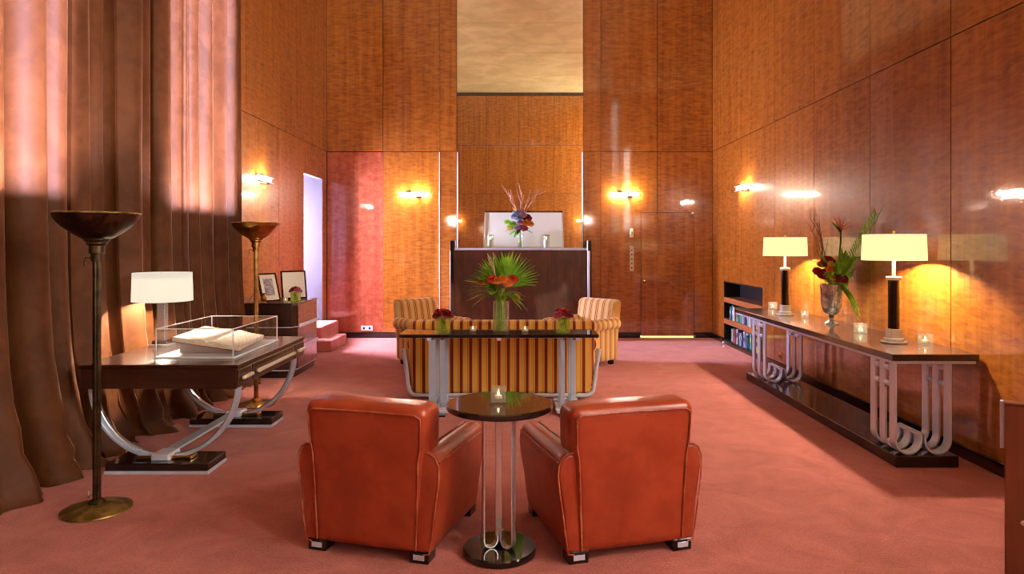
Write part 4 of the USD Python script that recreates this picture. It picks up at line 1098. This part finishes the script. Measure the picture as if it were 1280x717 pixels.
# brass candlestick and small chrome easel at the near end of the chest
t = thing('brass_candlestick', 'small ball-shaped brass candlestick at the near end of the chest', 'candlestick', (-3.07, 8.24, 0.901))
obj('foot', lathe([(0, 0), (0.04, 0), (0.04, 0.008), (0.012, 0.02), (0, 0.02)], 20), 'gold_brass', t)
obj('ball', mv(trimesh.creation.icosphere(2, 0.036), 0, 0, 0.052), 'gold_brass', t, smooth=True)
obj('cup', lathe([(0, 0.085), (0.012, 0.085), (0.022, 0.12), (0.018, 0.12), (0, 0.10)], 16), 'gold_brass', t)
t = thing('card_holder', 'small bent chrome card holder near the left wall', 'card holder', (-3.22, 8.26, 0.901))
obj('plate', bx(-0.05, 0.05, -0.03, 0.03, 0, 0.012, 0.003), 'chrome', t)
obj('arm', strip([(-0.04, 0, 0.012), (-0.02, 0, 0.05), (0.01, 0, 0.09), (0.035, 0, 0.13)], (0, 1, 0), 0.03, 0.006), 'chrome', t)

# ------------------------------------------------------------------ long console on the right
KX0, KX1, KY0, KY1, KZ = 2.70, 3.335, 4.94, 8.55, 0.81
kc = thing('long_console', 'long dark console with chrome J-bar legs along the right wall', 'console table', (0, 0, 0))
obj('console_top', bx(KX0, KX1, KY0, KY1, KZ - 0.048, KZ, 0.005), 'dark_wood', kc, smooth=False)
obj('under_rail', bx(KX0 + 0.012, KX1 - 0.02, KY0 + 0.012, KY1 - 0.012, KZ - 0.072, KZ - 0.048, 0.003), 'steel_white', kc, smooth=False)
obj('plinth', bx(2.71, 3.165, 4.91, 8.14, 0.0, 0.084, 0.006), 'black_lacquer', kc, smooth=False)
for ys_ in ((5.25, 5.115, 4.98), (7.92, 7.745, 7.57)):
    for x0, sg in ((2.728, 1), (3.125, -1)):
        for y in ys_:
            obj('leg_bar', strip(j_path(x0, sg, KZ - 0.072, 0.092, 0.092, 0.04, 'x', y), (0, 1, 0), 0.080, 0.016), 'steel_white', kc)
        for z in (0.70, 0.585):
            for ya, yb_ in ((ys_[0], ys_[1]), (ys_[1], ys_[2])):
                lo_, hi_ = min(ya, yb_) + 0.036, max(ya, yb_) - 0.036
                m = rot(lathe([(0, lo_), (0.021, lo_), (0.021, hi_), (0, hi_)], 14), (1, 0, 0), -90)
                obj('link', mv(m, x0, 0, z), 'steel_white', kc)
        xs_ = x0 + sg * 0.184
        obj('tie_bar', bx(xs_ - 0.01, xs_ + 0.01, min(ys_) - 0.03, max(ys_) + 0.03, 0.212, 0.232, 0.003), 'steel_white', kc)

def console_lamp(loc, label):
    t = thing('console_lamp', label, 'table lamp', loc, 0, 'black column lamps on the long console')
    obj('base', disc(0.10, 0, 0.016, 0.004, 40), 'crystal', t)
    obj('base_step', disc(0.075, 0.016, 0.042, 0.006, 40), 'crystal', t)
    obj('block', bx(-0.046, 0.046, -0.046, 0.046, 0.042, 0.115, 0.006), 'crystal', t)
    obj('column', lathe([(0.0, 0.115), (0.043, 0.115), (0.043, 0.505), (0, 0.505)], 32), 'black_lacquer', t)
    obj('cap', disc(0.056, 0.505, 0.535, 0.004, 32), 'ivory', t)
    obj('stem', lathe([(0, 0.535), (0.015, 0.535), (0.013, 0.70), (0.006, 0.71), (0.006, 0.88), (0, 0.88)], 16), 'ivory', t)
    obj('bulb', mv(trimesh.creation.icosphere(2, 0.035), 0, 0, 0.765), 'bulb_light', t, smooth=True)
    sh = obj('shade', drum_shade(0.238, 0.230, 0.665, 0.875), 'yellow_shade', t, smooth=50)
    for a in (0, 120, 240):
        a = math.radians(a)
        obj('shade_spoke', tube([(0.0, 0.0, 0.868), (0.229 * math.cos(a), 0.229 * math.sin(a), 0.868)], 0.002, 5), 'gilt', sh)
    obj('top_diffuser', disc(0.227, 0.848, 0.854, 0.002, 40), 'yellow_shade', sh)
    obj('finial', lathe([(0, 0.875), (0.008, 0.877), (0.006, 0.888), (0.014, 0.898), (0.011, 0.910), (0, 0.916)], 14), 'gilt', t, smooth=True)
    return t
lp = console_lamp((3.035, 5.53, KZ + 0.001), 'black column lamp with yellow drum shade at the near end of the console')
dup(lp, (3.01, 7.72, KZ + 0.001), 0, 'black column lamp with yellow drum shade at the far end of the console')

ZK = KZ + 0.001
votive((3.14, 8.45, ZK), 'lit square glass votive at the far end of the console', 0.085)
votive((3.13, 7.48, ZK), 'lit round glass votive on the console beside the far lamp', 0.085, square=False)
votive((3.08, 6.16, ZK), 'lit square glass votive between the urn and the near lamp', 0.085)
votive((3.235, 5.44, ZK), 'lit square glass votive right of the near lamp', 0.085)

def keep_off_wall(m, x=0.175):
    v = m.vertices.copy(); v[:, 0] = np.where(v[:, 0] > x, x + 0.03 * (1 - np.exp(-(v[:, 0] - x) / 0.15)), v[:, 0]); v[:, 2] = np.maximum(v[:, 2], 0.06); m.vertices = v
    return m
ur = thing('silver_urn', 'mottled silver footed glass urn on the console', 'vase', (3.13, 6.84, ZK))
obj('foot', lathe([(0, 0), (0.072, 0), (0.074, 0.006), (0.06, 0.018), (0.028, 0.034), (0.018, 0.055), (0.03, 0.075), (0.018, 0.09), (0, 0.09)], 32), 'mercury_glass', ur, smooth=50)
obj('cup', lathe([(0, 0.085), (0.05, 0.095), (0.08, 0.13), (0.094, 0.19), (0.098, 0.28), (0.102, 0.36), (0.114, 0.395), (0.110, 0.398), (0.096, 0.36), (0.092, 0.28), (0.085, 0.2), (0.05, 0.12), (0, 0.115)], 40), 'mercury_glass', ur, smooth=50)
def wobj(name, m, *a, **k):
    return obj(name, keep_off_wall(m), *a, **k)
fb = thing('tropical_bouquet', 'bird of paradise and dark red flower bouquet in the silver urn', 'bouquet', (3.13, 6.84, ZK))
rng = np.random.default_rng(31)
wobj('stems', stems((0, 0), 0.13, 0.52, 0.05, 12, rng, -0.4, 0.005), 'stem_green', fb, smooth=True)
for k in range(30):
    a = rng.uniform(0, 2 * PI)
    e = rng.uniform(0.5, 2.4)
    wobj('leaf', blade((rng.uniform(-.04, .07), rng.uniform(-.06, .02), 0.37 + 0.02 * (k % 4)), (math.cos(a), math.sin(a) * 0.8 - 0.35, e), rng.uniform(0.16, 0.30), 0.040 + 0.02 * (k % 2), 0.25, 7), ['leaf_green', 'palm_green', 'leaf_green'][k % 3], fb, smooth=False)
for k in range(24):
    wobj('leaf', blade((0.02 + 0.02 * (k % 3), -0.06, 0.40), (rng.uniform(-0.35, 0.30), rng.uniform(-0.95, -0.15), rng.uniform(0.7, 1.4)), rng.uniform(0.26, 0.46), 0.034 + 0.014 * (k % 3), 0.16, 8, twist=rng.uniform(-0.6, 0.6)), ['palm_green', 'leaf_green'][k % 2], fb, smooth=False)
for k in range(14):
    wobj('grass_blade', blade((0.02 + 0.008 * k, -0.07, 0.38), (rng.uniform(-0.1, 0.5), -0.45, rng.uniform(0.7, 2.0)), rng.uniform(0.24, 0.36), 0.024, 0.25, 8), 'palm_green', fb, smooth=False)
for k in range(9):
    wobj('grass_blade', blade((0.05, -0.06, 0.38), (0.25 + 0.05 * k, -0.55, 0.3 - 0.14 * k), 0.14 + 0.022 * k, 0.024, 0.9, 8), 'leaf_green' if k % 2 else 'palm_green', fb, smooth=False)
wobj('palm_leaf', feather((0.05, -0.05, 0.40), (0.12, -0.80, 1.0), 0.90, 0.17, 22, 0.03, (0.3, -1, 0.2)), 'palm_green', fb, smooth=False)
for (x, y, z, r, mm) in [(-0.13, -0.10, 0.50, .06, 'petal_wine'), (-0.06, -0.06, 0.62, .07, 'petal_wine'), (-0.01, -0.13, 0.47, .06, 'petal_wine'), (0.05, -0.13, 0.46, .055, 'petal_wine'), (-0.17, -0.06, 0.53, .045, 'petal_red'), (-0.08, -0.14, 0.55, .04, 'petal_orange'), (-0.05, -0.14, 0.47, .035, 'petal_yellow'), (-0.06, -0.12, 0.60, .035, 'petal_yellow'), (-0.12, -0.04, 0.60, .04, 'petal_orange'), (-0.10, -0.12, 0.50, .04, 'palm_green')]:
    wobj('flower', rose((x, y, z), r, (x, -0.7, 0.5), rng, 3), mm, fb, smooth=40)
# bird of paradise: stalk, beak and orange sepals
s_ = wobj('bird_of_paradise', cat([tube([(0.02, -0.03, 0.40), (0.05, -0.05, 0.62), (0.065, -0.06, 0.82), (0.06, -0.07, 0.92)], 0.008, 7), tube([(0.06, -0.07, 0.92), (0.02, -0.09, 0.96), (-0.05, -0.11, 1.02)], 0.014, 7, [1, 0.9, 0.15])]), 'leaf_dark', fb, smooth=True)
for d in ((-0.5, 0, 1), (-0.15, 0, 1), (0.35, 0, 1), (0.8, 0, 0.8), (0.9, 0, 0.35)):
    wobj('sepal', blade((0.055, -0.08, 0.93), d, 0.15, 0.03, 0.0, 6), 'petal_orange', s_, smooth=False)
for d in ((-0.9, -0.2, 0.5), (-0.9, -0.3, 0.25), (-0.5, -0.4, 0.9)):
    wobj('leaf', blade((-0.06, -0.05, 0.55), d, 0.26, 0.03, 0.1, 7), 'palm_green', fb, smooth=False)
for k, d in enumerate(((-0.35, 0.1, 1), (-0.22, -0.05, 1), (-0.12, 0.1, 1), (-0.28, 0.15, 1), (0.05, 0.1, 1))):
    wobj('branch', twig((-0.02, 0.02, 0.45), d, 0.62, 0.004, rng, 0.09, 3), 'twig_brown', fb, smooth=True)

# ------------------------------------------------------------------ book niche
ny0, nz0, ny1, nz1 = NICHE
bc = thing('bookcase', 'low bookcase set into the right wall past the console', 'bookcase', (XR, (ny0 + ny1) / 2, 0))
hw_ = (ny1 - ny0) / 2
obj('back_panel', bx(0.26, 0.28, -hw_, hw_, nz0, nz1, 0), 'black_matte', bc, smooth=False)
obj('end_panel', bx(0.0, 0.26, -hw_, -hw_ + 0.02, nz0, nz1, 0.002), 'black_matte', bc, smooth=False)
obj('end_panel', bx(0.0, 0.26, hw_ - 0.02, hw_, nz0, nz1, 0.002), 'black_matte', bc, smooth=False)
obj('top_panel', bx(0.0, 0.26, -hw_ + 0.02, hw_ - 0.02, nz1 - 0.02, nz1, 0.002), 'black_matte', bc, smooth=False)
for z0, z1 in ((0.05, 0.07), (0.33, 0.41), (0.675, 0.755)):
    obj('shelf', bx(-0.004, 0.26, -hw_ + 0.02, hw_ - 0.02, z0, z1, 0.003), 'shelf_wood' if z0 > 0.1 else 'black_matte', bc, smooth=False)
obj('kick_board', bx(-0.012, 0.02, -hw_, hw_, 0.0, 0.05, 0.003), 'black_lacquer', bc, smooth=False)
BOOKC = {'blue': (0.10, 0.22, 0.42), 'pale blue': (0.36, 0.46, 0.62), 'teal': (0.05, 0.30, 0.34), 'green': (0.10, 0.30, 0.14), 'white': (0.70, 0.70, 0.72), 'red': (0.42, 0.06, 0.06), 'navy': (0.03, 0.05, 0.14), 'yellow': (0.66, 0.48, 0.12), 'lilac': (0.42, 0.36, 0.56)}
for k, c in BOOKC.items():
    plain('book_' + k.replace(' ', '_'), c, 0.45)
rng = random.Random(5)
seen = set()
for row, (zb, hmax) in enumerate(((0.411, 0.235), (0.071, 0.235))):
    place = 'upper' if row == 0 else 'lower'
    y = ny1 - 0.24
    ws = []
    while y - sum(ws) > ny0 + 0.32:
        ws.append(rng.uniform(0.030, 0.060))
    cols = []
    for k in range(len(ws) + 1):
        for q in range(60):
            c = rng.choice(list(BOOKC))
            if k and c == cols[-1]:
                continue
            if k >= 2 and (cols[-1], cols[-2], c, row) in seen:
                continue
            break
        if k >= 2:
            seen.add((cols[-1], cols[-2], c, row))
        cols.append(c)
    for k, w in enumerate(ws):
        hgt, dp = rng.uniform(0.72, 1.0) * hmax, rng.uniform(0.15, 0.20)
        col = cols[k]
        if k == 0:
            lab = '%s book at the far end of the %s shelf in the wall niche' % (col, place)
        elif k == len(ws) - 1:
            lab = '%s book at the near end of the %s shelf in the wall niche' % (col, place)
        else:
            lab = '%s book between a %s and a %s book, %s shelf of the niche' % (col, cols[k - 1], cols[k + 1], place)
        t = thing('book', lab, 'book', (XR + 0.21 - dp / 2, y - w / 2, zb), 0, 'books in the niche')
        cm = 'book_' + col.replace(' ', '_')
        obj('cover', cat([bx(-dp / 2, dp / 2, -w / 2, -w / 2 + 0.003, 0, hgt, 0), bx(-dp / 2, dp / 2, w / 2 - 0.003, w / 2, 0, hgt, 0), bx(-dp / 2, -dp / 2 + 0.003, -w / 2, w / 2, 0, hgt, 0)]), cm, t, smooth=False)
        obj('pages', bx(-dp / 2 + 0.003, dp / 2 - 0.006, -w / 2 + 0.003, w / 2 - 0.003, 0.003, hgt - 0.004, 0), 'linen_paper', t, smooth=False)
        if rng.random() < 0.6:
            obj('spine_label', bx(-dp / 2 - 0.001, -dp / 2 + 0.001, -w / 2 + 0.004, w / 2 - 0.004, hgt * 0.45, hgt * 0.75, 0), 'book_' + rng.choice(['white', 'yellow', 'navy', 'pale_blue']), t, smooth=False)
        y -= w + 0.003
t = thing('door_stop', 'small chrome floor stop in front of the book niche', 'door stop', (3.22, 10.75, 0))
obj('foot', disc(0.03, 0, 0.01, 0.003, 20), 'chrome', t)
obj('post', lathe([(0, 0.01), (0.012, 0.01), (0.012, 0.06), (0.02, 0.07), (0.018, 0.085), (0, 0.09)], 16), 'chrome', t)

# ------------------------------------------------------------------ wooden cabinet at the right edge, nearest the camera
cb = thing('wood_panel_screen', 'plain reddish wooden screen panel cut by the right edge of the view', 'screen', (2.249, 2.44, 0), -38)
obj('panel', bx(-0.42, 0.42, 0.0, 0.04, 0.0, 0.972, 0.004), 'cabinet_wood', cb, smooth=False)
obj('top_rail', bx(-0.425, 0.425, -0.003, 0.043, 0.972, 0.984, 0.003), 'cabinet_wood', cb, smooth=False)
obj('edge_strip', bx(-0.437, -0.423, 0.028, 0.048, 0.79, 0.98, 0.002), 'steel_white', cb)
obj('knob', mv(rot(lathe([(0, 0), (0.008, 0), (0.01, 0.008), (0.006, 0.012), (0, 0.012)], 14), (1, 0, 0), 90), -0.36, -0.001, 0.52), 'chrome', cb)
for x in (-0.38, 0.38):
    obj('foot', bx(x - 0.03, x + 0.03, 0.04, 0.24, 0.0, 0.03, 0.003), 'cabinet_wood', cb)
